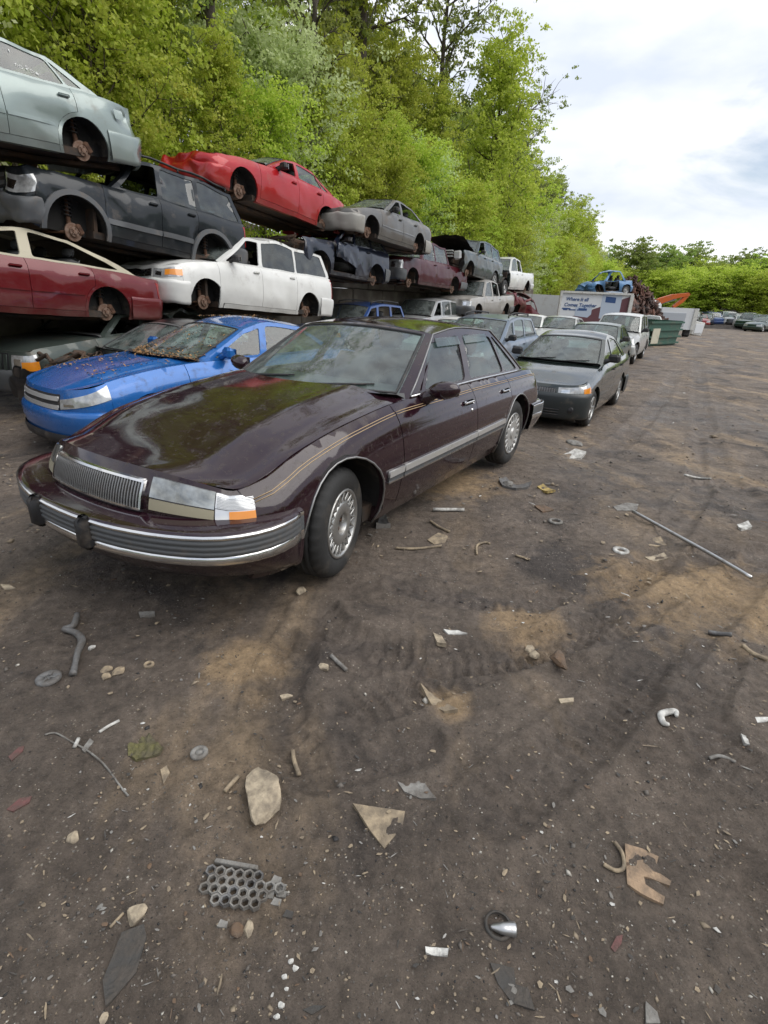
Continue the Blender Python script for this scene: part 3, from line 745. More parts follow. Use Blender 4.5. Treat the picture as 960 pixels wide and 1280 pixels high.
# ------------------------------------------------------------------ ground
TRACKS = [([tuple(ground_at(*p)[:2]) for p in L_], w_) for L_, w_ in (([(395, 760), (410, 785), (460, 808), (540, 822), (640, 815), (740, 790), (830, 762)], .11), ([(505, 735), (580, 750), (660, 752), (740, 738), (820, 715), (900, 690)], .10), ([(700, 620), (770, 600), (850, 585), (960, 575)], .16), ([(960, 985), (900, 940), (870, 880), (900, 820)], .10), ([(430, 900), (560, 845), (700, 800), (820, 700), (880, 600), (880, 520)], .11), ([(620, 1010), (720, 930), (800, 850), (900, 760), (960, 690)], .11), ([(720, 560), (790, 520), (830, 480), (850, 450)], .17), ([(960, 640), (900, 545), (880, 480), (875, 440)], .18), ([(380, 790), (340, 880), (400, 960), (520, 930)], .10))]
def sag(s, n):
    a = np.clip((s-4.3)/4.0, 0, 1)*np.clip((n+5)/2+1, 0, 1); b = np.clip((-n-3.6)/1.8, 0, 1); return -np.maximum(.36*a*a*(3-2*a), .30*b*b*(3-2*b))
def ground_h(x, y):
    """height of the yard: flat under the cars, ruts and clods elsewhere"""
    r = np.hypot(x, y); h = .02*fbm(x*.35, y*.35, 3)
    s, n = x*DS.x+y*DS.y, x*DN.x+y*DN.y
    h = h+.014*fbm(x*1.7+4, y*1.7, 3)+.013*fbm(x*7, y*7, 3)*np.clip(fbm(x*.9+9, y*.9, 2)+.55, 0, 1)+.010*fbm(x*22, y*22, 3)*np.clip(.5+1.3*fbm(x*1.3+5, y*1.3, 2), .25, 1)+.006*np.abs(pn(x*11+3, y*11))*np.clip(fbm(x*.8, y*.8+7, 2)*2, 0, 1)
    # tyre ruts swinging past the front wheel and down the lane
    for n0, wd, dp in ((.55, .16, .022), (.95, .14, .018), (2.3, .2, .03), (3.9, .2, .03), (5.4, .25, .03)):
        cn = n0+.25*np.sin(s*.35+n0*3)+.12*pn(s*.5, s*0+n0); q = (n-cn)/wd; h = h-dp*np.exp(-q*q)*np.clip(.6+fbm(s*.4+n0*7, n*.2, 2), 0, 1)*np.clip((s-1.0)/1.5, 0, 1)
        tr = np.exp(-q**4)*np.clip((s-1.0)/1.5, 0, 1); h = h+tr*.006*np.sign(np.sin(s*42+np.abs(q)*4))*np.clip(pn(s*.8, n*2)+.4, 0, 1)*np.clip((14-r)/10, 0, 1)
    # arc of a turned tyre in the middle
    cx, cy = .15, 3.0; rr = np.hypot(x-cx, y-cy); a = np.arctan2(y-cy, x-cx); m = np.clip(np.sin(a*.9-2.5)+.5, 0, 1)
    for r0 in (.95, 1.15): h = h-.018*np.exp(-((rr-r0)/.07)**2)*m
    for k, (line, wd) in enumerate(TRACKS):
        best = np.full(np.shape(x), 9.0); al = np.zeros(np.shape(x)); acc = 0.0
        for (ax, ay), (bx, by) in zip(line[:-1], line[1:]):
            l = math.hypot(bx-ax, by-ay); t = np.clip(((x-ax)*(bx-ax)+(y-ay)*(by-ay))/(l*l), 0, 1); dx, dy = x-ax-(bx-ax)*t, y-ay-(by-ay)*t; sg = np.sign((bx-ax)*dy-(by-ay)*dx); dd = np.hypot(dx, dy)
            m = dd < np.abs(best); best = np.where(m, dd*sg, best); al = np.where(m, acc+t*l, al); acc += l
        q = best/wd; inside = np.exp(-q**6); h = h-.018*inside+.014*np.exp(-((np.abs(q)-1.25)/.25)**2)
        h = h+inside*.008*np.clip(np.sin(al*95+np.abs(q)*2.2)*3, -1, 1)*np.clip(.7+fbm(x*2.5+k, y*2.5, 2), 0, 1)
    return h+sag(s, n)
def damp_mask(x, y):
    m = np.zeros(np.shape(x))
    for line, wd in TRACKS:
        b = np.full(np.shape(x), 9.0)
        for (ax, ay), (bx, by) in zip(line[:-1], line[1:]):
            l = math.hypot(bx-ax, by-ay); t = np.clip(((x-ax)*(bx-ax)+(y-ay)*(by-ay))/(l*l), 0, 1); b = np.minimum(b, np.hypot(x-ax-(bx-ax)*t, y-ay-(by-ay)*t))
        m = np.maximum(m, np.exp(-(b/(wd*1.25))**4)*np.clip(.55+.9*fbm(x*1.1+wd*40, y*1.1, 3), 0, 1))
    s, n = x*DS.x+y*DS.y, x*DN.x+y*DN.y
    return np.maximum(m, np.clip(fbm(s*.22+4, n*.7, 4)*3.2-.35, 0, 1)*.9)
def grid_ground():
    rad = [.12]
    while rad[-1] < 600: rad.append(rad[-1]*1.0095+.001)
    rad = np.array(rad); aF = np.linspace(R(-62), R(62), 520); aB = np.linspace(R(62), R(298), 60)[1:-1]
    A = np.concatenate([aF, aB]); n = len(A)
    X, Y = rad[:, None]*np.sin(A)[None], rad[:, None]*np.cos(A)[None]
    k_ = np.clip(1.2-rad/90, .0, 1)[:, None]; H_ = ground_h(X, Y); Z = H_*k_-.36*(1-k_)
    # far gravel mound and hollow stay separate; keep the rim level
    V = np.stack([X, Y, Z], -1).reshape(-1, 3); V = np.vstack([V, [[0, 0, 0]]]); m = len(rad)
    i, j = np.meshgrid(np.arange(m-1), np.arange(n), indexing='ij'); j2 = (j+1) % n
    F = np.stack([i*n+j, (i+1)*n+j, (i+1)*n+j2, i*n+j2], -1).reshape(-1, 4)
    me = fast_mesh('ground', V, F, None); me.polygons.foreach_set('use_smooth', np.ones(len(me.polygons), bool))
    at = me.attributes.new('damp', 'FLOAT', 'POINT'); at.data.foreach_set('value', np.append(damp_mask(X, Y).ravel(), 0).astype(np.float32))
    return me
def ground_mat():
    m = bpy.data.materials.new('muddy_ground'); m.use_nodes = True; t = m.node_tree; k = t.links.new; p = t.nodes['Principled BSDF']; nd = t.nodes.new
    co = nd('ShaderNodeTexCoord')
    def nz(sc, de=8, ro=.6, vec=None, dist=0):
        n = nd('ShaderNodeTexNoise'); n.inputs['Scale'].default_value = sc; n.inputs['Detail'].default_value = de; n.inputs['Roughness'].default_value = ro; n.inputs['Distortion'].default_value = dist
        k(vec or co.outputs['Object'], n.inputs['Vector']); return n.outputs['Fac']
    def rg(src, a, b, c=0, d=1):
        r = nd('ShaderNodeMapRange'); r.inputs[1].default_value = a; r.inputs[2].default_value = b; r.inputs[3].default_value = c; r.inputs[4].default_value = d; k(src, r.inputs[0]); return r.outputs[0]
    def mix(f, a, b):
        x = nd('ShaderNodeMix'); x.data_type = 'RGBA'; k(f, x.inputs[0])
        for v, i in ((a, 6), (b, 7)):
            if isinstance(v, tuple): x.inputs[i].default_value = (*v, 1)
            else: k(v, x.inputs[i])
        return x.outputs[2]
    def mul(a, b):
        x = nd('ShaderNodeMath'); x.operation = 'MULTIPLY'; k(a, x.inputs[0])
        if isinstance(b, float): x.inputs[1].default_value = b
        else: k(b, x.inputs[1])
        return x.outputs[0]
    mp = nd('ShaderNodeMapping'); mp.inputs['Rotation'].default_value = (0, 0, YAW); mp.inputs['Scale'].default_value = (1.5, .42, 1); k(co.outputs['Object'], mp.inputs['Vector'])
    big = nz(.8, 6, .6, mp.outputs[0], .6)
    c = mix(rg(nz(2.2, 9, .68), .32, .68), (.086, .066, .051), (.142, .112, .087))
    c = mix(rg(big, .52, .68), c, (.215, .155, .095))                      # drier tan earth
    c = mix(rg(nz(1.1, 8, .62, None, .8), .51, .63), c, (.052, .042, .036))     # damp dark patches
    # fixed pale patch of dry sand beside the bumper
    for px, py, ra in ((310, 830, .20), (560, 875, .11), (850, 745, .5), (945, 745, .45), (655, 780, .22), (560, 600, .5)):
        g = ground_at(px, py); vm = nd('ShaderNodeVectorMath'); vm.operation = 'DISTANCE'; k(co.outputs['Object'], vm.inputs[0]); vm.inputs[1].default_value = g
        ad = nd('ShaderNodeMath'); ad.operation = 'ADD'; k(vm.outputs['Value'], ad.inputs[0]); k(rg(nz(5, 6, .6), .3, .7, -ra*.45, ra*.45), ad.inputs[1])
        c = mix(mul(rg(ad.outputs[0], ra*1.15, ra*.5), .85), c, (.27, .185, .10))
    fine = nz(85, 5, .7); c = mix(rg(fine, .60, .78), c, (.21, .185, .155))
    c = mix(rg(nz(150, 3, .6), .62, .72, 0, .8), c, (.028, .023, .020))
    vo = nd('ShaderNodeTexVoronoi'); vo.inputs['Scale'].default_value = 48; k(co.outputs['Object'], vo.inputs['Vector'])
    c = mix(mul(rg(vo.outputs['Distance'], .20, .12), rg(nz(7, 3), .48, .6)), c, (.27, .235, .19))
    da = nd('ShaderNodeAttribute'); da.attribute_name = 'damp'; dm = mul(da.outputs['Fac'], rg(nz(9, 8, .7), .3, .62)); c = mix(mul(dm, .58), c, (.046, .038, .034))
    hs_ = nd('ShaderNodeHueSaturation'); hs_.inputs['Saturation'].default_value = .95; k(c, hs_.inputs['Color']); mm = nd('ShaderNodeMath'); mm.operation = 'MULTIPLY'; k(rg(nz(17, 10, .78), .32, .68, .74, 2.05), mm.inputs[0]); k(rg(nz(3.5, 6, .6), .3, .7, .85, 1.25), mm.inputs[1]); k(mm.outputs[0], hs_.inputs['Value'])
    k(hs_.outputs[0], p.inputs['Base Color'])
    rx = nd('ShaderNodeMath'); rx.operation = 'MULTIPLY_ADD'; k(dm, rx.inputs[0]); rx.inputs[1].default_value = -.34; k(rg(nz(1.6, 7, .65), .35, .65, .62, .95), rx.inputs[2]); k(rx.outputs[0], p.inputs['Roughness']); p.inputs['Specular IOR Level'].default_value = .42
    b1 = nd('ShaderNodeBump'); b1.inputs['Strength'].default_value = 1.0; b1.inputs['Distance'].default_value = .024; k(nz(60, 10, .78), b1.inputs['Height'])
    b2 = nd('ShaderNodeBump'); b2.inputs['Strength'].default_value = .8; b2.inputs['Distance'].default_value = .06; k(nz(6, 9, .68), b2.inputs['Height']); k(b2.outputs[0], b1.inputs['Normal'])
    k(b1.outputs[0], p.inputs['Normal']); return m
gme = grid_ground(); M_GROUND = ground_mat(); gme.materials.append(M_GROUND)
g_o = bpy.data.objects.new('ground', gme); col.objects.link(g_o); tag(g_o, 'dark muddy yard of packed earth strewn with scrap', None, kind='structure')
def gz(p): k_ = max(0, min(1, 1.2-math.hypot(p.x, p.y)/90)); return float(ground_h(np.array(p.x), np.array(p.y)))*k_-.36*(1-k_)

def gzs(ps):
    a = np.array([tuple(p)[:2] for p in ps]); k_ = np.clip(1.2-np.hypot(a[:, 0], a[:, 1])/90, 0, 1); return ground_h(a[:, 0], a[:, 1])*k_-.36*(1-k_)

# gravel: pebbles and flakes too many to count
def gravel():
    rs = np.random.RandomState(3); B = []
    base = np.array([(0, 0, 1), (1, 0, 0), (0, 1, 0), (-1, 0, 0), (0, -1, 0), (0, 0, -1)], float); FF = np.array([(0, 1, 2), (0, 2, 3), (0, 3, 4), (0, 4, 1), (5, 2, 1), (5, 3, 2), (5, 4, 3), (5, 1, 4)])
    N = 9500; px = rs.uniform(-30, 990, N); py = 400+880*rs.uniform(0.02, 1, N)**.85; vs_, fs_, ms = [], [], []
    GP = [ground_at(a, b) for a, b in zip(px, py)]; GZ = gzs(GP)
    for i in range(N):
        p = GP[i]; r = p.length
        if r > 30: continue
        s_, n_ = p.dot(DS), p.dot(DN)
        sz = abs(rs.normal())*.0019+.0011
        if rs.rand() < .03: sz *= 2.6
        sz *= max(1, min(r/2.2, 4)); k = rs.uniform(.6, 1.4, 3)*sz*np.array([1, .75, .42]); a = rs.uniform(0, 6.28); c, s = math.cos(a), math.sin(a)
        v = base*k+rs.normal(size=(6, 3))*sz*.16; v = v @ np.array([[c, s, 0], [-s, c, 0], [0, 0, 1]])
        z = GZ[i]+max(0, r-1.5)*.0015; v += np.array([p.x, p.y, z+sz*.12]); fs_.append(FF+6*len(vs_)); vs_.append(v); ms.append(rs.choice(4, p=[.52, .30, .06, .12]))
    me = fast_mesh('gravel', np.vstack(vs_), np.vstack(fs_), mat('pebble_grey', (.17, .15, .13), .85, var=.5, vscale=30))
    for m in (mat('pebble_tan', (.30, .24, .17), .85, var=.4, vscale=30), mat('pebble_pale', (.50, .47, .41), .8, var=.3, vscale=30), mat('pebble_dark', (.03, .028, .027), .7)): me.materials.append(m)
    me.polygons.foreach_set('material_index', np.repeat(np.array(ms, np.int32), 8))
    o = bpy.data.objects.new('gravel', me); col.objects.link(o); tag(o, 'small pebbles and chips scattered over the mud', 'gravel', kind='stuff')
gravel()

# ------------------------------------------------------------------ bank, retaining wall
M_LITTER = mat('leaf_litter', (.085, .06, .035), .95, var=.7, vscale=9, var2=(.16, .105, .055), dirt=.5, dirtcol=(.05, .09, .02), dscale=.9, bump=.8, bscale=25)
def bank_h(s, n):
    d = np.clip(-10.7-n, 0, None); b = 2.15*np.clip(1-(s-24)/20, 0.25, 1)
    return b+d*.22*np.clip(1-(s-30)/60, .2, 1)+.25*fbm(s*.3, n*.3, 3)*np.clip(d, 0, 1)
def bank():
    ss, nn = np.meshgrid(np.linspace(-14, 110, 125), -10.75-np.linspace(0, 1, 36)**1.6*60, indexing='ij'); z = bank_h(ss, nn); z[:, 0] = z[:, 1]-.02
    X, Y = ss*DS.x+nn*DN.x, ss*DS.y+nn*DN.y; G = np.stack([X, Y, z], -1); gridmesh('hillside', G, M_LITTER, None, kind='structure')
bank()
M_CONC = mat('old_concrete', (.20, .175, .14), .9, var=.5, vscale=2.2, var2=(.11, .09, .07), dirt=.6, dirtcol=(.07, .055, .04), dscale=1.3, bump=.4, bscale=20)
wl = empty('retaining_wall', 'weathered concrete block retaining wall behind the stacked cars', 'wall', M=Matrix.Translation(row(0, -10.5)) @ Matrix.Rotation(-YAW, 4, 'Z'))
rs_ = random.Random(5); wm = []
for v in range(4):
    b = MB(); b.box((0, 0, 0), (.5, 1.76, .56), bev=.03); wm.append(b.build('block', M_CONC, None).data)
for o in [x for x in col.objects if x.data in wm]: bpy.data.objects.remove(o)
for r_ in range(4):
    for i in range(26):
        s_ = -9+i*1.79+(.9 if r_ % 2 else 0)
        if s_ > 36: continue
        o = bpy.data.objects.new('block', wm[rs_.randrange(4)]); col.objects.link(o); o.parent = wl; o.location = (rs_.uniform(-.03, .03), s_, .29+r_*.575); o.rotation_euler = (0, 0, rs_.uniform(-.012, .012))

# ------------------------------------------------------------------ trees
def leaf_mat(name, a, b, tr):
    m = bpy.data.materials.new(name); m.use_nodes = True; t = m.node_tree; t.nodes.clear(); k = t.links.new; nd = t.nodes.new
    o = nd('ShaderNodeOutputMaterial'); ge = nd('ShaderNodeNewGeometry'); mx = nd('ShaderNodeMix'); mx.data_type = 'RGBA'; k(ge.outputs['Random Per Island'], mx.inputs[0])
    mx.inputs[6].default_value = (*a, 1); mx.inputs[7].default_value = (*b, 1)
    oi = nd('ShaderNodeObjectInfo'); hv = nd('ShaderNodeHueSaturation'); k(mx.outputs[2], hv.inputs['Color'])
    r1 = nd('ShaderNodeMapRange'); r1.inputs[3].default_value = .492; r1.inputs[4].default_value = .518; k(oi.outputs['Random'], r1.inputs[0]); k(r1.outputs[0], hv.inputs['Hue'])
    r2 = nd('ShaderNodeMapRange'); r2.inputs[3].default_value = .8; r2.inputs[4].default_value = 1.2; k(oi.outputs['Random'], r2.inputs[0]); k(r2.outputs[0], hv.inputs['Value'])
    d = nd('ShaderNodeBsdfPrincipled'); d.inputs['Roughness'].default_value = .55; d.inputs['Specular IOR Level'].default_value = .3; k(hv.outputs[0], d.inputs['Base Color'])
    tl = nd('ShaderNodeBsdfTranslucent'); k(hv.outputs[0], tl.inputs[0]); ms = nd('ShaderNodeMixShader'); ms.inputs[0].default_value = tr
    k(d.outputs[0], ms.inputs[1]); k(tl.outputs[0], ms.inputs[2]); k(ms.outputs[0], o.inputs[0]); return m
LEAF = [leaf_mat('leaf_spring', (.39, .49, .045), (.60, .65, .13), .54), leaf_mat('leaf_mid', (.28, .38, .045), (.47, .54, .10), .54), leaf_mat('leaf_pale', (.46, .54, .20), (.66, .72, .40), .45), leaf_mat('leaf_olive', (.21, .27, .055), (.36, .40, .12), .45), leaf_mat('leaf_far', (.22, .31, .06), (.36, .43, .12), .45)]
M_BARK = mat('bark', (.11, .09, .07), .95, var=.5, vscale=5, bump=.7, bscale=22)
M_BARKP = mat('pale_bark', (.22, .20, .165), .95, var=.4, vscale=5, bump=.5, bscale=22)
def tree_meshes(seed, h, sp, nleaf, ls, tr, bark, leaf, start=.22, shape='round', clump=.34, nl=26, sparse=False):
    rs = np.random.RandomState(seed); tb = MB()
    n = 9; wob = np.cumsum(rs.normal(size=(n, 2))*.022*h/n*2, 0); wob[0] = 0
    tp = [(wob[i, 0], wob[i, 1], h*.96*i/(n-1)) for i in range(n)]
    tb.tube(tp, [tr*(1-.88*i/(n-1))*(1.35 if i == 0 else 1) for i in range(n)], 8)
    anch = []; wts = []
    def tpos(f): x = f*(n-1); i = min(int(x), n-2); a = x-i; return np.array(tp[i])*(1-a)+np.array(tp[i+1])*a
    for i in range(nl):
        f = start+(1-start)*(i+rs.rand()*.6)/nl*.97; p = tpos(f); a = i*2.4+rs.rand()*.7
        if shape == 'round': pr = math.sin(PI*min(1, max(.06, (f-start)/(1-start)*.86+.12)))**.7
        elif shape == 'cone': pr = (1-(f-start)/(1-start))**.75*.95+.12
        else: pr = min(1, .35+(f-start)*1.1) if f < .8 else 1.1
        ln = sp*pr*rs.uniform(.75, 1.15); el = rs.uniform(.15, .75)+(f*.4 if shape != 'cone' else .2)
        d = np.array([math.cos(a)*math.cos(el), math.sin(a)*math.cos(el), math.sin(el)]); m = 5; q = [p]
        for j in range(m): d = d+rs.normal(size=3)*.16+np.array([0, 0, .05]); d /= np.linalg.norm(d); q.append(q[-1]+d*ln/m)
        tb.tube(q, [tr*.36*(1-f*.6)*(1-.85*j/m) for j in range(m+1)], 5, False)
        for j in range(2, m+1): anch.append(q[j]); wts.append(.5 if j < 4 else 1)
        for j in range(1, m+1):
            for k_ in range(2):
                d2 = d+rs.normal(size=3)*.75; d2 /= np.linalg.norm(d2); l2 = ln*rs.uniform(.22, .45); e1 = q[j]+d2*l2*.5+rs.normal(size=3)*.05; e2 = q[j]+d2*l2
                tb.tube([q[j], e1, e2], [tr*.10, tr*.06, tr*.025], 4, False); anch += [e1, e2]; wts += [.8, 1.2]
    anch.append(np.array(tp[-1])); wts.append(2)
    A = np.array(anch); W_ = np.array(wts)*rs.uniform(.25, 1.6, len(wts))**2; W_ /= W_.sum()
    nc = nleaf//22; ci = rs.choice(len(A), nc, p=W_); CC = A[ci]+rs.normal(size=(nc, 3))*clump*(sp/2.2)**.5; idx = rs.randint(0, nc, nleaf); C = CC[idx]+rs.normal(size=(nleaf, 3))*clump*.36*np.array([1, 1, .55])
    C[:, 2] = np.maximum(C[:, 2], .15)
    # leaf: rhombus folded a little, hanging outwards
    u = rs.normal(size=(nleaf, 3)); u[:, 2] -= .35; u /= np.linalg.norm(u, axis=1)[:, None]; nrm = rs.normal(size=(nleaf, 3))*.8+np.array([0, 0, .75]); v = np.cross(nrm, u); v /= np.linalg.norm(v, axis=1)[:, None]+1e-6
    sz = ls*rs.uniform(.6, 1.3, nleaf)[:, None]
    V = np.stack([C-u*sz*.5, C+v*sz*.36+u*sz*.05, C+u*sz*.55, C-v*sz*.36+u*sz*.05], 1).reshape(-1, 3); F = np.arange(nleaf*4).reshape(-1, 4)
    tm = MB(); tmo = tb.build('trunk', bark, None, True, warp=False); me = tmo.data; bpy.data.objects.remove(tmo)
    return me, fast_mesh('crown', V, F, leaf)
TREES = {}
def tkind(k, *a, **kw): TREES[k] = tree_meshes(*a, **kw)
tkind('tall', 1, 15, 4.2, 25000, .15, .24, M_BARK, LEAF[1], start=.25)
tkind('tall2', 2, 14, 3.6, 21000, .15, .22, M_BARKP, LEAF[0], start=.2)
tkind('mid', 3, 9, 3.0, 20000, .125, .13, M_BARK, LEAF[0], start=.12)
tkind('cone', 4, 10, 2.6, 22000, .12, .14, M_BARK, LEAF[0], start=.06, shape='cone', nl=34)
tkind('bush', 5, 4.6, 2.0, 16000, .10, .07, M_BARK, LEAF[0], start=.05, nl=22)
tkind('pale', 6, 5.6, 1.9, 13000, .105, .07, M_BARKP, LEAF[2], start=.08, nl=22)
tkind('sparse', 7, 16, 4.6, 9000, .15, .26, M_BARK, LEAF[3], start=.4, shape='vase', nl=24)
tkind('olive', 8, 13, 4.2, 22000, .17, .2, M_BARK, LEAF[3], start=.2)
tkind('far', 9, 13, 4.6, 11000, .30, .25, M_BARK, LEAF[4], start=.12, clump=.6)
tkind('far2', 10, 12, 4.2, 12000, .30, .25, M_BARK, LEAF[1], start=.1, clump=.6)
TN = dict(tall='tall_tree', tall2='tall_tree', mid='young_tree', cone='young_tree', bush='shrub', pale='pale_shrub', sparse='sparse_tree', olive='tall_tree', far='far_tree', far2='far_tree')
def tree(kind, p, sc=1.0, rz=0.0, label='', group=None, lean=(0, 0), squash=1.0):
    t = empty(TN[kind], label, 'shrub' if kind in ('bush', 'pale') else 'tree', group, Matrix.Translation(p) @ Euler((lean[0], lean[1], rz)).to_matrix().to_4x4() @ Matrix.Diagonal((sc*squash, sc*squash, sc, 1)))
    for nm, me in zip(('trunk', 'crown'), TREES[kind]):
        o = bpy.data.objects.new(nm, me); col.objects.link(o); o.parent = t
    return t
# ------------------------------------------------------------------ the maroon sedan in front
M_MAROON = mat('paint_maroon', (.020, .006, .011), .16, .0, .9, spec=.15, var=.15, vscale=1.2, dirt=.30, dirtcol=(.085, .072, .062), dscale=26, mud=.45)
M_PIN = mat('pinstripe', (.42, .30, .17), .5)
M_RUB = mat('rub_strip', (.085, .09, .095), .55, dirt=.3, dscale=6)
BY = 0.5518
bk = Car(L=5.0, hw=.94, wb=2.814, fo=1.06, r=.328, ar=.385, sill=.2, un=.12, nd=.54, e=2.2, tun=.12, tnd=.45, te=2.4, d=.05,
         belt=[(0, .67), (.4, .678), (.8, .80), (1.25, .88), (1.8, .925), (2.8, .925), (3.8, .91), (4.3, .90), (5.0, .84)],
         crown=.095, crn0=1.0, cexp=3.2, fcr=.02, dcrown=.04, rcrown=.05, A0=1.88, A1=(2.52, 1.30), C1=(3.66, 1.295), C0=4.22, rail=1.335, rw=.60, wsb=.30, wst=.08, rwb=.20, rwt=.06,
         ud=(1.64, 2.82, 3.66), pil=[(2.10, 2.42, .022), (2.86, 2.98, .05), (3.70, 3.62, .018)], Aw=.05, Cw=.07, uf=.43, ur=.36, bt=.575, btr=.58, hs=.085, bb=.22,
         sec=[(0, .90), (.12, .945), (.35, .985), (.52, 1.0), (.70, .985), (.84, .955), (.93, .915), (1, .86)],
         glass=[1, 1, 1, 1], wheels=('lace', 'lace', 'cover', 'cover'), steer=R(13), rr=.2, handlem=M_CHROME, mirrorm=M_MAROON, rough_res=0)
d_ = Vector((math.sin(BY), math.cos(BY), 0)); Ob = Vector((-1.5395, 2.2818, 0))
buick = build_car('maroon_sedan', 'dark maroon four-door sedan with chrome side moulding parked in front', 'car', bk,
                  Matrix.Translation(Ob+d_*bk.u0) @ Matrix.Rotation(-BY, 4, 'Z'), M_MAROON, feats=('custombumper', 'hoodcrease', 'wipers'), skip=('nomirror',))
def buick_details(c):
    root, P, sweep, patch = c.root, c.P, c.sweep, c.patch
    WARP[0] = None
    for rear in (False, True):
        K = .5 if rear else 1.0
        def pf(p): return [(o+(.035*K-.05*(1-K)), z) for o, z in p]
        bp = sweep('rear_bumper' if rear else 'front_bumper', [(-.10, .572), (.04, .568), (.10*K+.02, .563), (.148*K, .557), (.155*K, .548)], M_MAROON, rear, sidek=.12/K)
        sweep('chrome_strip', pf([(.112, .556), (.124, .552), (.126, .54), (.116, .534)]), M_CHROME, rear, bp, .13/K)
        sweep('rub_strip', pf([(.116, .536), (.126, .526), (.126, .514), (.119, .508), (.126, .502), (.126, .488), (.119, .482), (.126, .476), (.126, .462), (.114, .456)]), M_RUB, rear, bp, .13/K)
        sweep('chrome_strip', pf([(.114, .457), (.124, .450), (.122, .418), (.110, .408)]), M_CHROME, rear, bp, .13/K)
        sweep('lower_valance', pf([(.110, .41), (.085, .37), (.03, .31), (-.05, .27), (-.16, .25)]), M_MAROON, rear, bp, .13/K)
    # bumper guards
    for x in (-.21, .19):
        th = float(c.th_of_v(x)); u, v, nu, nv = [float(q) for q in c.path(np.array(th))]
        mb = MB(); mb.box((v+nv*.155, u+nu*.155-c.u0, .485), (.085, .075, .17), rot=(0, 0, -math.atan2(nv, -nu)), bev=.025); mb.build('bumper_guard', M_BLACK, root, True)
    # grille: frame, back plate and upright bars
    q0, q1, gw = .24, .80, .375
    gr = patch('grille', -gw, gw, q0, q1, M_BLACK, False, .004, (20, 4))
    for a, b, lo, hi in ((-gw, gw, q1-.03, q1+.015), (-gw, gw, q0-.015, q0+.025), (-gw-.006, -gw+.006, q0, q1), (gw-.006, gw+.006, q0, q1)):
        patch('grille_surround', a, b, lo, hi, M_CHROME, False, .020, (16, 3), gr)
    for i in range(41):
        x = -gw+.02+(2*gw-.04)*i/40; patch('grille_bar', x-.0034, x+.0034, q0+.02, q1-.03, M_STEEL, False, .018, (2, 5), gr)
    # headlamps: reflector behind a clear cover, ribbed indicator with amber strip, tan lower strip
    M_CREAM = mat('aged_trim', (.30, .27, .19), .6, dirt=.3)
    M_HEAD = mat('headlamp_cover', (.44, .46, .45), .10, .5, 1.0, var=.6, vscale=11, dirt=.35, dirtcol=(.33, .31, .24), dscale=5)
    M_RIB = mat('ribbed_lens', (.66, .67, .68), .12, .4, 1.0)
    for sg in (1, -1):
        h = patch('headlight', sg*.415, sg*.706, .52, .90, M_HEAD, False, .008, (10, 6))
        patch('headlight_strip', sg*.415, sg*.705, .26, .48, M_CREAM, False, .006, (10, 3), h)
        ix = patch('indicator', sg*.71, sg*9, .56, .90, M_RIB, False, .009, (14, 6), q0b=.56, q1b=.90)
        for i in range(9): z = .58+.033*i; patch('lens_rib', sg*.715, sg*9, z, z+.012, M_RIB, False, .013, (12, 2), ix)
        patch('indicator_base', sg*.71, sg*9, .27, .54, M_RIB, False, .007, (12, 3), ix, q0b=.26, q1b=.56)
        patch('amber_lens', sg*.76, sg*9, .32, .52, M_AMBER, False, .012, (10, 3), ix, q0b=.30, q1b=.52)
    for sg in (1, -1): patch('tail_light', sg*.35, sg*9, .25, .9, M_REDL, True, .012)
    # pinstripes, arch trim, side mouldings, window shades
    uaf, zc, dx, arcf = c.arch('f'); uar, _, _, arcr = c.arch('r')
    for mir in (False, True):
        fx = -1 if mir else 1
        def along(us, zf, off=.002): return [(fx*(float(c.sv(np.array(u), np.array(zf(u))))+off), u-c.u0, zf(u)) for u in us]
        for nm, a, b in (('front_fender', c.uf+.03, c.ud[0]-.01), ('front_door', c.ud[0]+.01, c.ud[1]-.01), ('rear_door', c.ud[1]+.01, c.ud[2]-.01), ('quarter_panel', c.ud[2]+.01, c.L-c.ur-.02)):
            for k, dz in enumerate((.040, .052)):
                mb = MB(); mb.tube(along(np.linspace(a, b, 14), lambda u: float(c.ze(u))-dz), .0028, 4); mb.build('pinstripe', M_PIN, P[nm, mir], True)
        for nm, arc in (('front_fender', arcf), ('quarter_panel', arcr)):
            mb = MB(); mb.tube([(fx*(float(c.sv(np.array(u), np.array(z)))+.004), u-c.u0, z) for u, z in arc], .0065, 6); mb.build('arch_trim', M_STEEL, P[nm, mir], True)
        ua = uar-c.ar-.015
        for nm, a, b in (('front_fender', uaf+c.ar+.012, c.ud[0]-.006), ('front_door', c.ud[0]+.006, c.ud[1]-.006), ('rear_door', c.ud[1]+.006, ua)):
            panel('side_moulding', [(a, .475), (b, .475), (b, .545), (a, .545)], [], c.side(.012), M_RUB, P[nm, mir], .08, .02, mirror=mir)
            panel('chrome_strip', [(a, .512), (b, .512), (b, .552), (a, .552)], [], c.side(.017), M_BRIGHT, P[nm, mir], .08, .016, mirror=mir)
            panel('chrome_strip', [(a, .470), (b, .470), (b, .482), (a, .482)], [], c.side(.016), M_CHROME, P[nm, mir], .08, .016, mirror=mir)
        # belt moulding, drip rail, rain shades
        mb = MB(); mb.tube(along(np.linspace(c.A0+.03, c.C0-.03, 14), lambda u: float(c.ze(u))+.012, .004), .008, 6); mb.build('belt_moulding', M_CHROME, P['frame', mir], True)
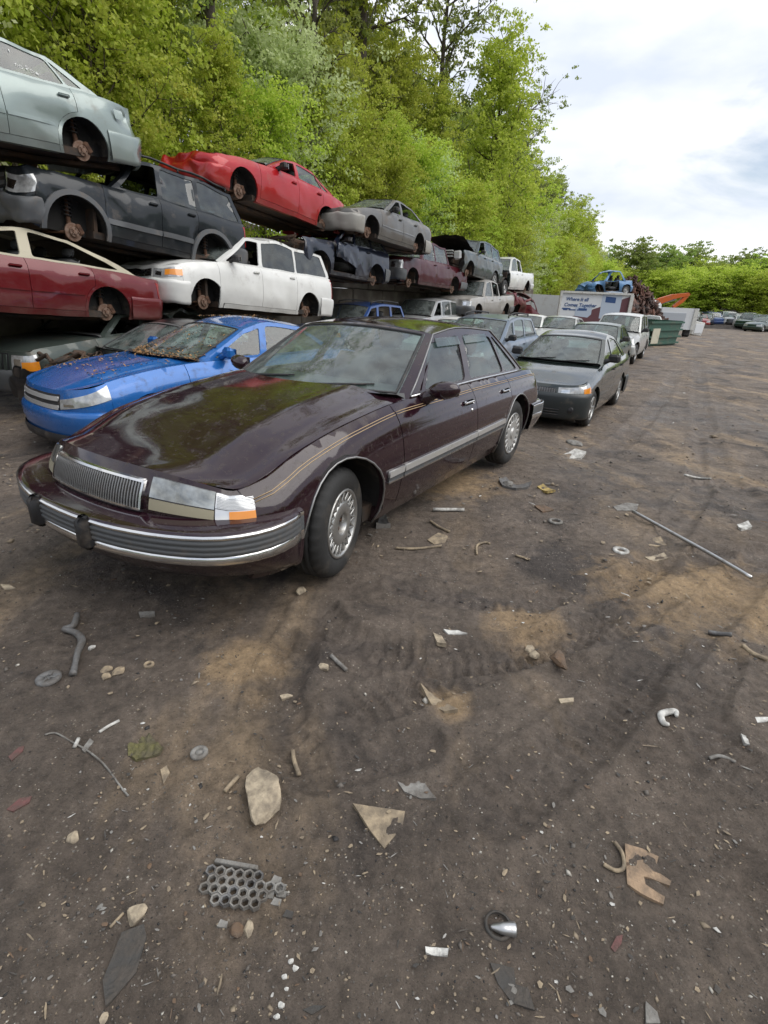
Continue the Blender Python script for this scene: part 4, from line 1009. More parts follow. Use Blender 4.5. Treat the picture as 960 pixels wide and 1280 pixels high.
        mb = MB(); pr = [(c.A0+(c.A1[0]-c.A0)*t, float(c.ze(c.A0))+(c.A1[1]-float(c.ze(c.A0)))*t) for t in np.linspace(.05, 1, 6)]+[(u, float(c.railf(u))) for u in np.linspace(c.A1[0], c.C1[0], 9)[1:]]+[(c.C1[0]+(c.C0-c.C1[0])*t, c.C1[1]+(float(c.ze(c.C0))-c.C1[1])*t) for t in np.linspace(.15, .95, 6)]
        mb.tube([(fx*(float(c.sv(np.array(u), np.array(z)))+.0), u-c.u0, z) for u, z in pr], .006, 6); mb.build('drip_rail', M_STEEL, P['frame', mir], True)
        for i in (1, 2):
            w_ = np.array(c.winpoly(i)); zt = w_[:, 1].max(); u0_, u1_ = w_[w_[:, 1] > zt-.03][:, 0].min(), w_[w_[:, 1] > zt-.03][:, 0].max()
            panel('rain_shade', [(u0_-.012, zt-.062), (u1_+.008, zt-.062), (u1_, zt-.004), (u0_, zt-.004)], [], c.side(.004), G_CLEAR, P['frame', mir], .06, .02, mirror=mir)
        # wing mirror: slender arm and rounded shell
        u = 2.06; z = float(c.ze(u))-.02; v = float(c.sv(np.array(u), np.array(z)))
        mb = MB(); n = 14; V = []
        for i in range(9):
            t = i/8; x = .05+t*.20; hh = .058*math.sin(math.acos(min(1, abs(2*t-.92)/1.09)))+.004; cy = .0+.03*t; cz = .065+.02*t
            for k in range(n): a = 2*PI*k/n; V.append((v+x, u-c.u0+cy+math.cos(a)*(.075 if math.cos(a) < 0 else .03)*hh/.058, z+cz+math.sin(a)*hh))
        F = [(i*n+k, i*n+(k+1) % n, (i+1)*n+(k+1) % n, (i+1)*n+k) for i in range(8) for k in range(n)]+[tuple(range(n-1, -1, -1)), tuple(range(8*n, 9*n))]
        mb.add(V, F); mb.tube([(v-.03, u-c.u0-.03, z-.03), (v+.03, u-c.u0-.01, z+.02), (v+.09, u-c.u0, z+.055)], [.055, .045, .035], 10)
        mb.V = [(fx*a, b, q) for a, b, q in mb.V]; o = mb.build('wing_mirror', M_MAROON, root, True)
        mb = MB(); mb.box((fx*(v+.155), u-c.u0+.05, z+.075), (.16, .006, .085)); mb.build('mirror_glass', M_CHROME, o)
        # key hole and the bright quarter badge
        mb = MB(); vv = float(c.sv(np.array(2.72), np.array(.74))); mb.lathe([(0, .006), (.014, .004), (.016, -.01)], 12, 'X', (vv, 2.72-c.u0, .74)); mb.V = [(fx*a, b, q) for a, b, q in mb.V]; mb.build('key_lock', M_CHROME, P['front_door', mir], True)
buick_details(bk)
# ------------------------------------------------------------------ the other cars
def nose_pose(c, s, n, z, yaw):
    p = row(s, n, z); d = Vector((math.sin(yaw), math.cos(yaw), 0)); return Matrix.Translation(p+d*c.u0) @ Matrix.Rotation(-yaw, 4, 'Z')
def sedan(**k):
    b = dict(d=.10, glass=[1]*4, belt=[(0, .70), (.4, .78), (1.1, .90), (1.6, .95), (3.3, .97), (4.0, .99), (4.75, .93)]); b.update(k); return Car(**b)
def suv(**k):
    b = dict(kind='suv', L=4.5, hw=.91, wb=2.65, fo=.85, r=.34, ar=.42, sill=.28, un=.06, nd=.32, e=3.2, tun=.08, tnd=.22, te=4.0, uf=.28, ur=.22, d=.10, crown=.05,
             belt=[(0, .92), (.4, 1.0), (1.2, 1.06), (1.7, 1.08), (4.5, 1.12)], A0=1.5, A1=(1.95, 1.58), C1=(4.1, 1.60), C0=4.34, rail=1.65, rw=.66, wsb=.16, rwb=.07, rwt=.05,
             ud=(1.33, 2.35, 3.15), pil=[(2.38, 2.44, .045), (3.22, 3.24, .045)], Aw=.05, Cw=.09, bt=.66, btr=.68, bb=.34, glass=[1]*4); b.update(k); return Car(**b)
def pickup(**k):
    b = dict(kind='pickup', L=5.7, hw=.97, wb=3.5, fo=.95, r=.37, ar=.45, sill=.36, un=.06, nd=.30, e=3.4, tun=.08, tnd=.14, te=6, uf=.27, ur=.2, d=.11, crown=.06,
             belt=[(0, 1.0), (.4, 1.08), (1.5, 1.14), (5.7, 1.17)], A0=1.62, A1=(2.12, 1.72), C1=(3.78, 1.74), C0=3.90, rail=1.79, rw=.68, wsb=.16, rwb=.02, rwt=.02,
             ud=(1.5, 2.72, 3.86), pil=[(2.76, 2.80, .04)], Aw=.05, Cw=.07, bt=.72, btr=.66, bb=.42, glass=[1]*4); b.update(k); return Car(**b)
NOW = (None,)*4
# --- red sedan with a cream top on the left, and the silver sedan above
c = sedan(L=5.2, hw=.93, wb=2.89, fo=1.08, sill=.2, belt=[(0, .70), (.4, .78), (1.3, .90), (1.8, .95), (3.5, .94), (4.3, .92), (5.2, .84)], A0=1.8, A1=(2.5, 1.34), C1=(3.55, 1.35), C0=4.55, rail=1.40, ud=(1.6, 2.78, 3.75), pil=[(2.83, 2.9, .075)], Cw=.16, wheels=NOW, glass=[0, 0], glassr=0, strip=(.50, .55, .014, None), tail=(.45, .2, .85), btr=.56, lamp=(.45, .15, .9, .2, .85), grille=(.4, .2, .85, 4, M_CHROME))
cream = paint('cream_vinyl', (.50, .46, .35), .7, 0, dirt=.3, mud=0, metal=0); c.framem = cream
red = paint('dark_red', (.125, .005, .009), dirt=.12); c.strip = (.52, .545, .014, red)
build_car('red_sedan', 'dark red sedan with cream vinyl roof and open windows, lowest of the left stack', 'car', c, hubpose(c, 2.57, 1.30, 5.46, 1.12, -8.5), red, roofm=paint('cream_vinyl', (.50, .46, .35), .7, 0, dirt=.3, mud=0, metal=0), feats=(), skip=('nomirror', 'trunk'), warp=chain(dent(3.95, 1, .35, .25, .2, .05, c), crumple(4.75, 5.2, .10, c)))
c = sedan(L=4.8, hw=.9, wb=2.72, fo=.95, belt=[(0, .68), (.4, .78), (1.1, .90), (1.7, .96), (3.3, 1.0), (4.0, 1.02), (4.8, .98)], A0=1.75, A1=(2.45, 1.38), C1=(3.45, 1.39), C0=4.05, rail=1.45, ud=(1.45, 2.62, 3.62), pil=[(2.66, 2.74, .05), (3.58, 3.42, .016)], Cw=.12, wheels=NOW, tail=None, lamp=(.5, .2, .9, .3, .85), btr=.60, ar=.36)
silver = paint('pale_silver', (.27, .325, .31), .32, .7, metal=.6, dirt=.15); c.strip = (.50, .545, .012, silver)
o = build_car('silver_sedan', 'pale silver sedan with dented rear quarter, topmost of the left stack', 'car', c, hubpose(c, 2.79, 3.26, 5.51, 3.36, -8.5), silver, warp=chain(dent(4.45, 1, .84, .18, .12, .15, c), dent(3.35, 1, .55, .3, .12, .05, c), dent(3.55, 1, .34, .10, .2, .08, c), crumple(4.35, 4.85, .16, c)))
fl = panel('fuel_flap', rnd_corner([(4.22, .78), (4.36, .78), (4.36, .90), (4.22, .90)], .02), [], c.side(.003), silver, c.P['quarter_panel', False], .08, .006)
# chalked writing on its rear door window
def chalk(car, i, txts, m):
    for txt, u, z, sz, rz in txts:
        cu = bpy.data.curves.new('chalk', 'FONT'); cu.body = txt; cu.size = sz; cu.extrude = 0; cu.offset = -.006; ob = bpy.data.objects.new('chalk', cu); col.objects.link(ob); bpy.context.view_layer.update()
        dg = bpy.context.evaluated_depsgraph_get(); me = ob.evaluated_get(dg).to_mesh(); V = np.array([tuple(v.co) for v in me.vertices]); F = [tuple(p.vertices) for p in me.polygons]
        bpy.data.objects.remove(ob)
        U = u+V[:, 0]*math.cos(rz)-V[:, 1]*math.sin(rz); Z = z+V[:, 0]*math.sin(rz)+V[:, 1]*math.cos(rz)
        WARP[0] = None; mk('chalk_writing', car.side(-.012)(U, Z), F, m, car.P['frame', False], False)
M_CHALK = mat('chalk', (.7, .72, .7), .9)
chalk(c, 1, [('IIP', 2.86, 1.20, .13, -.05), ('no Pow', 2.94, 1.09, .10, -.1)], M_CHALK)
# --- dark SUV in the middle of the left stack
c = suv(L=4.54, hw=.92, r=.36, ar=.46, sill=.30, belt=[(0, .98), (.4, 1.07), (1.2, 1.11), (1.7, 1.13), (4.54, 1.17)], A1=(1.98, 1.68), C1=(4.15, 1.72), C0=4.38, rail=1.76, wheels=NOW, glass=[0, 2, 2], glassw=None, strip=(.56, .64, .02, M_GREYPL), lamp=(.5, .25, .8, .3, .8), grille=(.42, .3, .8, 2, M_GREYPL), tail=(.7, .2, .9), framem=None)
slate = paint('slate', (.014, .018, .022), .34, .4, dirt=.10, mud=.3); c.framem = slate
build_car('dark_suv', 'dark slate SUV with roof rails and dented flank resting on the white minivan', 'car', c, hubpose(c, 5.23, 2.27, 7.86, 2.04, -8.65), slate, feats=('rack',), skip=('nomirror',), bumperm=M_GREYPL, warp=chain(dent(3.25, 1, .66, .18, .2, .10, c), dent(1.45, 1, .85, .12, .3, .09, c), crumple(1.5, .2, .10, c), dent(2.3, 1, .6, .15, .3, .025, c)))
for mir in (False,):
    for wh in 'fr':
        ua, zc, dx, arc = c.arch(wh); P0 = [(u, z) for u, z in arc]; P1 = [(ua+(u-ua)*1.16, zc+(z-zc)*1.16) for u, z in arc]
        WARP[0] = dent(1.45, 1, .85, .14, .3, .06, c); panel('arch_flare', P0+P1[::-1], [], c.side(.03), M_GREYPL, c.P['front_fender' if wh == 'f' else 'quarter_panel', False], .08, .05)
# --- white minivan
c = Car(kind='van', L=5.14, hw=.97, wb=3.08, fo=.95, r=.335, ar=.40, sill=.24, un=.06, nd=.45, e=2.6, tun=.08, tnd=.25, te=3.6, uf=.40, ur=.24, d=.10, crown=.07, belt=[(0, .80), (.4, .93), (1.0, 1.03), (1.5, 1.08), (5.14, 1.14)], A0=1.32, A1=(2.15, 1.66), C1=(4.72, 1.68), C0=4.98, rail=1.74, rw=.70, wsb=.26, rwb=.06, rwt=.05, ud=(1.25, 2.42, 3.55), pil=[(2.46, 2.55, .05), (3.62, 3.66, .03)], Aw=.06, Cw=.10, bt=.64, btr=.66, bb=.26, wheels=NOW, glass=[0, 2, 2], glassr=2, lamp=(.5, .30, .80, .42, .92, .72), grille=(.44, .35, .78, 3, M_CHROME), tail=(.78, .1, .95))
white = paint('white', (.72, .72, .69), .35, .5, metal=0, dirt=.18, mud=.4)
build_car('white_minivan', 'white minivan without wheels under the dark slate SUV', 'car', c, hubpose(c, 7.43, 1.30, 10.5, 1.12, -8.4), white, bumperm=white, warp=crumple(1.0, .2, .03, c))
# --- red sedan on top, second in the upper row
c = sedan(L=4.73, hw=.89, wb=2.72, fo=.97, belt=[(0, .66), (.4, .76), (1.1, .88), (1.7, .93), (3.3, .97), (4.0, .98), (4.73, .90)], A0=1.72, A1=(2.42, 1.32), C1=(3.30, 1.33), C0=4.0, rail=1.39, ud=(1.42, 2.62, 3.5), pil=[(2.64, 2.70, .045), (3.55, 3.36, .016)], Cw=.10, wheels=NOW, glass=[0, 1, 1], strip=None, lamp=None, tail=(.4, .2, .9), bt=.56)
bred = paint('bright_red', (.40, .008, .012), dirt=.08)
build_car('red_sedan', 'bright red sedan with smashed nose and no wheels atop the navy SUV', 'car', c, hubpose(c, 9.10, 3.42, 11.95, 3.14, -9.0) @ Matrix.Scale(1.05, 4), bred, warp=chain(crumple(.6, .1, .10, c), dent(2.9, 1, .5, .5, .2, .03, c)))
mb = MB(); pts = [(.6-.1*i, -2.1+.03*i-.02*i*i, .86+.05*math.sin(i*.7)) for i in range(9)]; 
# --- grey sedan, third of the upper row
c = sedan(L=4.80, hw=.89, wb=2.72, fo=.98, belt=[(0, .66), (.4, .75), (1.1, .87), (1.7, .93), (3.3, .95), (4.0, .97), (4.8, .92)], A0=1.75, A1=(2.45, 1.34), C1=(3.42, 1.34), C0=4.05, rail=1.40, ud=(1.45, 2.62, 3.55), pil=[(2.66, 2.74, .05)], wheels=NOW, glass=[0, 0], tail=(.4, .2, .9), bt=.6)
gry = paint('warm_grey', (.125, .12, .11), .35, .6, metal=.4); c.strip = (.52, .55, .012, M_STEEL)
build_car('grey_sedan', 'warm grey sedan without headlights on top beside the bright red sedan', 'car', c, hubpose(c, 12.98, 3.08, 15.69, 2.95, -8.25), gry, bumperm=paint('pale_bumper', (.34, .33, .30), .5, .2, metal=0), warp=crumple(.5, .1, .05, c))
WARP[0] = None
for sg in (1, -1): c.patch('headlight_opening', sg*.42, sg*9, .3, .85, M_BLACK, False, .004)
# --- navy SUV
c = suv(L=4.4, wb=2.635, fo=.9, hw=.88, belt=[(0, .90), (.4, .98), (1.2, 1.03), (1.7, 1.06), (4.4, 1.12)], A0=1.6, A1=(2.15, 1.52), C1=(3.75, 1.54), C0=4.22, rail=1.60, ud=(1.42, 2.42, 3.2), pil=[(2.45, 2.52, .045), (3.28, 3.22, .04)], wheels=NOW, glass=[0, 1, 1], glassw=None, un=.1)
navy = paint('navy', (.010, .015, .030), .3, .7, dirt=.12)
build_car('navy_suv', 'dark navy SUV with torn front door and bare radiator frame under the bright red sedan', 'car', c, hubpose(c, 11.24, 2.07, 13.86, 1.94, -8.6), navy, skip=(('front_door', False), 'hood', 'nose', 'fbumper'), bumperm=M_GREYPL, warp=chain(crumple(1.2, .1, .10, c), dent(2.9, 1, .6, .3, .3, .05, c)))
WARP[0] = crumple(2.6, 1.2, .16, c, scale=5)
panel('torn_door', [(1.5, .72), (2.35, .50), (2.40, 1.04), (1.46, 1.04)], [], c.side(.10), navy, c.root, .08, .04)
mb = MB()
for z in (.45, .62, .78, .93): mb.box((0, .12-c.u0, z), (1.35, .06, .05))
for i in range(12): mb.box((-.62+i*.113, .16-c.u0, .69), (.025, .03, .5))
mb.box((0, .6-c.u0, .68), (.7, .7, .4), bev=.06); mb.box((.45, .5-c.u0, .8), (.3, .35, .25), bev=.04); mb.box((-.45, .6-c.u0, .75), (.3, .4, .3), bev=.04); mb.tube([(-.6, .35-c.u0, .9), (0, .3-c.u0, .97), (.6, .4-c.u0, .88)], .035, 6); mb.build('engine_bay', M_DARK, c.root)
# --- maroon pickup
c = pickup(wheels=NOW, glass=[1, 1], lamp=(.55, .1, .8, .1, .8), grille=None)
mrn = paint('pickup_maroon', (.065, .006, .011), .36, .4, dirt=.12)
build_car('maroon_pickup', 'faded maroon pickup truck sitting on the blue and silver wagons', 'truck', c, hubpose(c, 16.43, 1.97, 19.92, 1.87, -8.8), mrn, bumperm=M_GREYPL, skip=('nomirror',), warp=chain(crumple(1.0, .1, .07, c), dent(4.3, 1, .8, .5, .3, .03, c)))
# --- tall silver and green SUV with its hood up
c = suv(L=4.85, wb=2.87, fo=.9, hw=.94, A0=1.6, A1=(2.1, 1.68), C1=(4.35, 1.70), C0=4.66, rail=1.78, belt=[(0, .98), (.4, 1.06), (1.2, 1.12), (1.7, 1.14), (4.85, 1.18)], ud=(1.42, 2.5, 3.4), pil=[(2.54, 2.6, .045), (3.46, 3.5, .05)], wheels=(None, None, 'alloy5', None), glass=[0, 1, 1], lamp=None, rr=.21)
gsuv = paint('grey_green', (.055, .068, .065), .35, .6, dirt=.3)
build_car('grey_suv', 'grey green SUV with its hood sprung open behind the maroon pickup', 'car', c, hubpose(c, 20.77, 2.5, 23.63, 2.32, -8.6), gsuv, skip=('hood', 'nose', 'fbumper'), warp=crumple(.9, .1, .10, c))
WARP[0] = crumple(1.6, .2, .06, c)
G = np.array([[(x, y-c.u0, 1.16+.05*math.cos(x*1.6)+(1.45-y)*.28) for y in np.linspace(.25, 1.5, 8)] for x in np.linspace(-.75, .75, 9)]); gridmesh('hood', G, M_BLACK, c.root)
mb = MB(); mb.box((0, .18-c.u0, .80), (1.5, .10, .10)); mb.box((0, .15-c.u0, .98), (1.45, .08, .06)); mb.box((0, .6-c.u0, .75), (.8, .7, .4), bev=.05); mb.build('radiator_support', M_DARK, c.root)
mb = MB()
for q in ((-.66, .80), (.66, .80)): mb.box((q[0], .10-c.u0, .86), (.28, .14, .3), bev=.04)
for z in (.80, .90, .99): mb.box((0, .06-c.u0, z), (1.0, .07, .05), bev=.01)
mb.build('grille_frame', paint('bare_silver', (.5, .5, .49), .4), c.root)
# --- white pickup at the end of the upper row, silver pickup below
c = pickup(L=5.5, wb=3.4, wheels=('steel', None, None, None), glass=[1, 0], lamp=None, C1=(3.4, 1.74), C0=3.5, ud=(1.5, 2.65, 3.45), pil=[(2.72, 2.76, .035)])
build_car('white_pickup', 'white pickup truck with bare engine bay at the far end of the upper row', 'truck', c, hubpose(c, 25.2, 2.05, 28.6, 2.1, -8.6), white, skip=('hood', 'nose', 'fbumper', 'fender', 'nomirror'), warp=crumple(.9, .1, .05, c))
WARP[0] = crumple(1.6, .2, .08, c); mb = MB(); mb.box((0, .7-c.u0, .85), (1.2, 1.1, .55), bev=.08); mb.box((.3, .5-c.u0, 1.1), (.4, .4, .3), bev=.05); mb.box((-.4, .8-c.u0, 1.05), (.35, .5, .3), bev=.05); mb.tube([(-.6, .2-c.u0, 1.0), (.6, .25-c.u0, 1.05)], .05, 6); mb.tube([(.7, .3-c.u0, .6), (.72, 1.5-c.u0, .65)], .06, 6); mb.build('engine_block', M_DARK, c.root)
c = pickup(L=5.5, wb=3.4, wheels=NOW, glass=[1, 0], lamp=(.55, .1, .8, .1, .8), C1=(3.45, 1.66), C0=3.56, A1=(2.12, 1.66), rail=1.72, ud=(1.5, 2.6, 3.5), pil=[(2.64, 2.68, .05)], belt=[(0, .92), (.4, 1.0), (1.5, 1.06), (3.6, 1.08), (4.2, 1.12), (5.5, 1.14)])
pew = paint('pewter', (.36, .34, .31), .4, .4, metal=.3, dirt=.3)
build_car('silver_pickup', 'dull silver extended-cab pickup without wheels below the white pickup', 'truck', c, hubpose(c, 20.83, .95, 24.22, 1.0, -8.1), pew, bumperm=M_GREYPL, skip=('nomirror',), warp=chain(dent(3.7, 1, .8, .3, .2, .05, c), crumple(.8, .1, .08, c)))
# --- bottom row behind the maroon sedan
c = suv(L=4.3, wb=2.6, hw=.87, wheels=('steel',)*4, glass=[0, 0, 0], glassw=G_WIND, glassr=0, belt=[(0, .86), (.4, .92), (1.2, .98), (1.7, 1.0), (4.3, 1.04)], A0=1.45, A1=(2.05, 1.46), C1=(3.9, 1.48), C0=4.12, rail=1.53, ud=(1.35, 2.3, 3.1), pil=[(2.34, 2.42, .055), (3.16, 3.2, .05)], Cw=.08, lamp=(.5, .2, .8, .25, .85, .7))
blu = paint('mid_blue', (.035, .085, .26), .3, .7, dirt=.3)
build_car('blue_suv', 'mid blue small SUV with empty windows below the navy SUV', 'car', c, pose(14.0, -8.6-.85, -.22, 0), blu, feats=('rack',), skip=('nomirror',))
c = suv(L=4.4, wb=2.65, hw=.9, wheels=('steel',)*4, glass=[0, 1, 1], belt=[(0, .9), (.4, .96), (1.2, 1.02), (1.7, 1.05), (4.4, 1.08)], A0=1.55, A1=(2.15, 1.56), C1=(4.0, 1.56), C0=4.2, rail=1.62)
build_car('silver_wagon', 'silver wagon with scraped doors under the maroon pickup', 'car', c, pose(18.3, -8.5-.87, -.12, 0), paint('light_silver', (.40, .41, .41), .35, .6, metal=.4, dirt=.35), skip=('nomirror',), warp=dent(2.9, 1, .65, .5, .2, .05, c))
# --- crushed maroon wreck near the end of the row
c = sedan(L=3.6, fo=.8, wb=2.2, belt=[(0, .75), (.4, .82), (1.2, .9), (3.6, .95)], A0=1.4, A1=(1.8, 1.25), C1=(2.4, 1.25), C0=2.9, rail=1.28, ud=(1.2, 2.1), pil=[], glass=[0], wheels=NOW, glassw=None, glassr=0)
build_car('crushed_car', 'crumpled maroon wreck wedged below the white pickup', 'wreck', c, pose(27.0, -8.9, .75, R(-18), YAW+.2, .3), paint('wreck_red', (.11, .012, .018), .5, .2, dirt=.5), skip=('nomirror', 'nohub', 'interior'), warp=crumple(3.6, .2, .38, c, scale=2.5))
# --- flattened hulks that carry the upper rows
hulk = [mat('hulk_%d' % i, cc, .7, .2, dirt=.8, dscale=2) for i, cc in enumerate(((.06, .055, .05), (.11, .035, .03), (.05, .065, .08), (.16, .16, .15)))]
def squash(zmax, seed):
    def f(V):
        V[:, 2] = .12+(V[:, 2]-.12)*zmax/1.45; k = 3.0
        V[:, 0] += .06*pn(V[:, 1]*k+seed, V[:, 2]*k); V[:, 1] += .06*pn(V[:, 0]*k, V[:, 2]*k+seed); V[:, 2] += .05*pn(V[:, 0]*k+seed, V[:, 1]*k); return V
    return f
for i, (s_, n_, zm, lb) in enumerate(((9.0, -9.4, .98, 'flattened grey hulk under the white minivan'), (22.2, -9.1, .68, 'flattened dark red hulk under the silver pickup'), (27.3, -9.4, .75, 'flattened blue grey hulk under the crumpled maroon wreck'), (25.9, -10.0, 1.68, 'tall pale hulk under the white pickup'))):
    c = sedan(L=4.6, glass=[0, 0], glassw=None, glassr=0, wheels=NOW, d=.14, lod=2)
    build_car('crushed_car', lb, 'wreck', c, pose(s_, n_, -.32 if i < 3 else .50, 0), hulk[i], skip=('nomirror', 'nohub'), warp=squash(zm if i < 3 else .95, i*7.0))
# --- green wagon on the ground at the left edge
c = suv(L=4.5, hw=.9, wb=2.69, fo=.82, r=.34, sill=.26, belt=[(0, .80), (.35, .88), (1.2, .95), (1.6, .98), (4.5, 1.05)], A0=1.5, A1=(2.0, 1.36), C1=(4.0, 1.4), C0=4.3, rail=1.44, wheels=NOW, glassw=None, glass=[0, 0, 0], lamp=(.52, .12, .85, .12, .85, .70), grille=None, bt=.56, bb=.24, nd=.26, e=4.0, uf=.24)
grn = paint('grey_green_wagon', (.060, .075, .066), .35, .6, dirt=.3)
build_car('green_wagon', 'dull grey green wagon on the ground beneath the dark red sedan', 'car', c, nose_pose(c, 3.75, -9.15, -.25, R(20)), grn, bumperm=M_GREYPL, skip=('nomirror',), warp=crumple(2.2, 3.2, .1, c))
WARP[0] = None; gr = c.patch('grille', -.46, .46, .12, .9, M_BLACK, False, .006, (14, 4))
for i in range(8): x = -.40+.8*i/7; c.patch('grille_bar', x-.03, x+.03, .15, .86, grn, False, .02, (3, 3), gr)
# --- dark car with bare engine bay between the green wagon and the blue sedan
c = sedan(L=4.5, hw=.88, wb=2.6, belt=[(0, .62), (.4, .68), (1.1, .76), (1.6, .82), (3.3, .86), (4.5, .82)], A0=1.62, A1=(2.35, 1.20), C1=(3.2, 1.22), C0=3.8, rail=1.26, glass=[1, 1], wheels=('steel',)*4, lamp=None, framem=M_STEEL)
drk = paint('charcoal', (.02, .02, .022), .3, .7, dirt=.3)
build_car('dark_car', 'charcoal car with its hood gone behind the blue sedan', 'car', c, nose_pose(c, 3.65, -8.0, -.25, R(35)), drk, skip=('hood', 'nomirror'), warp=crumple(.9, .1, .05, c))
WARP[0] = crumple(1.6, .3, .05, c); mb = MB(); rr_ = random.Random(4)
for i in range(26): mb.box((rr_.uniform(-.6, .6), rr_.uniform(.45, 1.45)-c.u0, rr_.uniform(.55, .74)), (rr_.uniform(.08, .35), rr_.uniform(.08, .3), rr_.uniform(.05, .2)), rot=(rr_.uniform(-.3, .3), rr_.uniform(-.3, .3), rr_.uniform(0, 3)), bev=.015)
for i in range(12): y0 = rr_.uniform(.4, 1.3)-c.u0; x0 = rr_.uniform(-.6, .3); mb.tube([(x0, y0, .74), (x0+.15, y0+.1, .80+rr_.uniform(0, .04)), (x0+.35, y0+rr_.uniform(-.1, .2), .74)], rr_.uniform(.01, .03), 6)
mb.box((0, .9-c.u0, .45), (1.2, 1.1, .2)); mb.build('engine_bay', M_DARK, c.root)
# --- blue sedan beside the maroon one
bluef = mat('paint_vivid_blue', (.018, .13, .42), .24, .2, .8, spec=.2, var=.12, vscale=1.3, dirt=.35, dirtcol=(.09, .09, .10), dscale=9, mud=.4)
c = sedan(L=4.84, hw=.915, wb=2.73, fo=1.0, r=.325, ar=.375, belt=[(0, .70), (.3, .79), (.8, .90), (1.3, .965), (1.7, .99), (3.3, 1.01), (4.1, 1.03), (4.84, .98)], A0=1.72, A1=(2.50, 1.36), C1=(3.50, 1.37), C0=4.1, rail=1.44, crown=.055, un=.08, nd=.52, e=2.5, uf=.52, bt=.54, bb=.22, wsb=.30, ud=(1.48, 2.66, 3.55), pil=[(2.70, 2.80, .055)], glass=[1, 1], wheels=('alloy7',)*4, lamp=(.50, .30, .66, .56, .95), grille=(.49, -.12, .84, 3, M_BRIGHT), mirrorm=bluef, d=.07, sec=[(0, .92), (.12, .95), (.42, 1.0), (.66, .99), (.80, .965), (.91, .92), (1, .86)])
FO = (2.12, -5.45)
build_car('blue_sedan', 'vivid blue sedan with chrome three-bar grille and leaves on its windscreen', 'car', c, nose_pose(c, 2.95, -6.35, -.29, R(38)), bluef, feats=('hoodcrease',), bumperm=bluef)
WARP[0] = None
c.patch('lower_grille', -.5, .5, -.0, .04, M_BLACK, False, .01)
c.sweep('lower_lip', [(.05, .30), (.062, .26), (.05, .20), (.0, .17)], M_BLACK)
ford = c
# --- dark green sedan behind, and the cars after it
c = sedan(L=4.51, hw=.855, wb=2.535, fo=.87, r=.305, ar=.355, belt=[(0, .68), (.3, .745), (.8, .85), (1.3, .93), (1.6, .955), (3.2, .97), (3.9, .99), (4.51, .94)], A0=1.42, A1=(2.15, 1.33), C1=(3.05, 1.35), C0=3.7, rail=1.41, rw=.56, un=.08, nd=.42, e=2.6, uf=.46, bt=.60, bb=.20, wsb=.26, ud=(1.22, 2.35, 3.2), pil=[(2.38, 2.46, .05)], glass=[2, 2], wheels=('alloy5',)*4, lamp=(.40, .14, .80, .26, .92, .76), mirrorm=M_BLACK, d=.07, handlem=M_BLACK)
dgr = mat('paint_dark_green', (.022, .032, .030), .22, .35, 1.0, var=.12, vscale=1.3, dirt=.25, dscale=5, mud=.3)
build_car('green_sedan', 'dark green sedan with mesh grille parked behind the maroon sedan', 'car', c, nose_pose(c, 8.4, -2.24, -.36, R(31.3)), dgr, feats=('wipers',), bumperm=mat('bumper_dark', (.026, .032, .034), .4, dirt=.2, dscale=5))
WARP[0] = None; g_ = c.patch('grille', -.36, .36, .10, .72, M_BLACK, False, .012, (16, 4))
for i in range(7): z = .12+.6*i/7; c.patch('grille_bar', -.35, .35, z, z+.02, M_STEEL, False, .02, (12, 2), g_)
for i in range(19): x = -.35+.7*i/18; c.patch('grille_bar', x-.004, x+.004, .11, .70, M_STEEL, False, .02, (2, 3), g_)
for sg in (1, -1):
    mb = MB(); th = float(c.th_of_v(.6*sg)); u, v, nu, nv = [float(q) for q in c.path(np.array(th))]; mb.lathe([(0, -.02), (.05, -.005), (.06, .01)], 16, 'Y', (v+nv*.045, u+nu*.045-c.u0, .36)); mb.build('fog_light', M_BLACK, c.root)
for z in (.27, .31, .35): c.sweep('bumper_slot', [(.052, z), (.060, z+.008), (.052, z+.016)], M_BLACK, rng=(-.5, .5))
c = sedan(L=4.5, hw=.85, wb=2.6, lod=1, wheels=('steel',)*4, glass=[2, 2], lamp=(.4, .2, .85, .3, .9))
build_car('teal_sedan', 'dark teal sedan directly behind the dark green sedan', 'car', c, nose_pose(c, 14.6, -2.85, -.36, R(30)), paint('teal', (.04, .075, .07), .3, .7), mirrorm=None) if False else build_car('teal_sedan', 'dark teal sedan directly behind the dark green sedan', 'car', c, nose_pose(c, 14.6, -2.85, -.36, R(30)), paint('teal', (.04, .075, .07), .3, .7))
c = suv(lod=1, wheels=('steel',)*4, glass=[2, 2, 2], belt=[(0, .85), (.4, .93), (1.2, 1.0), (1.7, 1.03), (4.5, 1.06)], A1=(2.05, 1.56), rail=1.63, lamp=(.5, .2, .85, .3, .9))
build_car('silver_suv', 'silver white SUV with pushed-in front corner behind the teal sedan', 'car', c, nose_pose(c, 20.2, -2.95, -.36, R(30)), paint('silver_white', (.52, .53, .52), .32, .6, metal=.3), warp=chain(dent(.5, 1, .8, .3, .25, .12, c), crumple(.8, .1, .06, c)))
c = suv(L=4.6, lod=1, wheels=('steel',)*4, glass=[1, 1, 1], belt=[(0, .80), (.4, .9), (1.2, .98), (1.7, 1.0), (4.6, 1.06)], A0=1.5, A1=(2.2, 1.46), rail=1.54, C1=(4.0, 1.5), lamp=(.5, .2, .85, .3, .9))
build_car('steel_blue_wagon', 'steel blue wagon with roof rails and cracked windscreen left of the dark green sedan', 'car', c, nose_pose(c, 11.0, -5.0, -.36, R(31)), paint('steel_blue', (.17, .21, .27), .3, .7, metal=.4), feats=('rack',))
c = sedan(lod=1, wheels=('steel',)*4, glass=[1, 1], lamp=(.4, .2, .85, .3, .9))
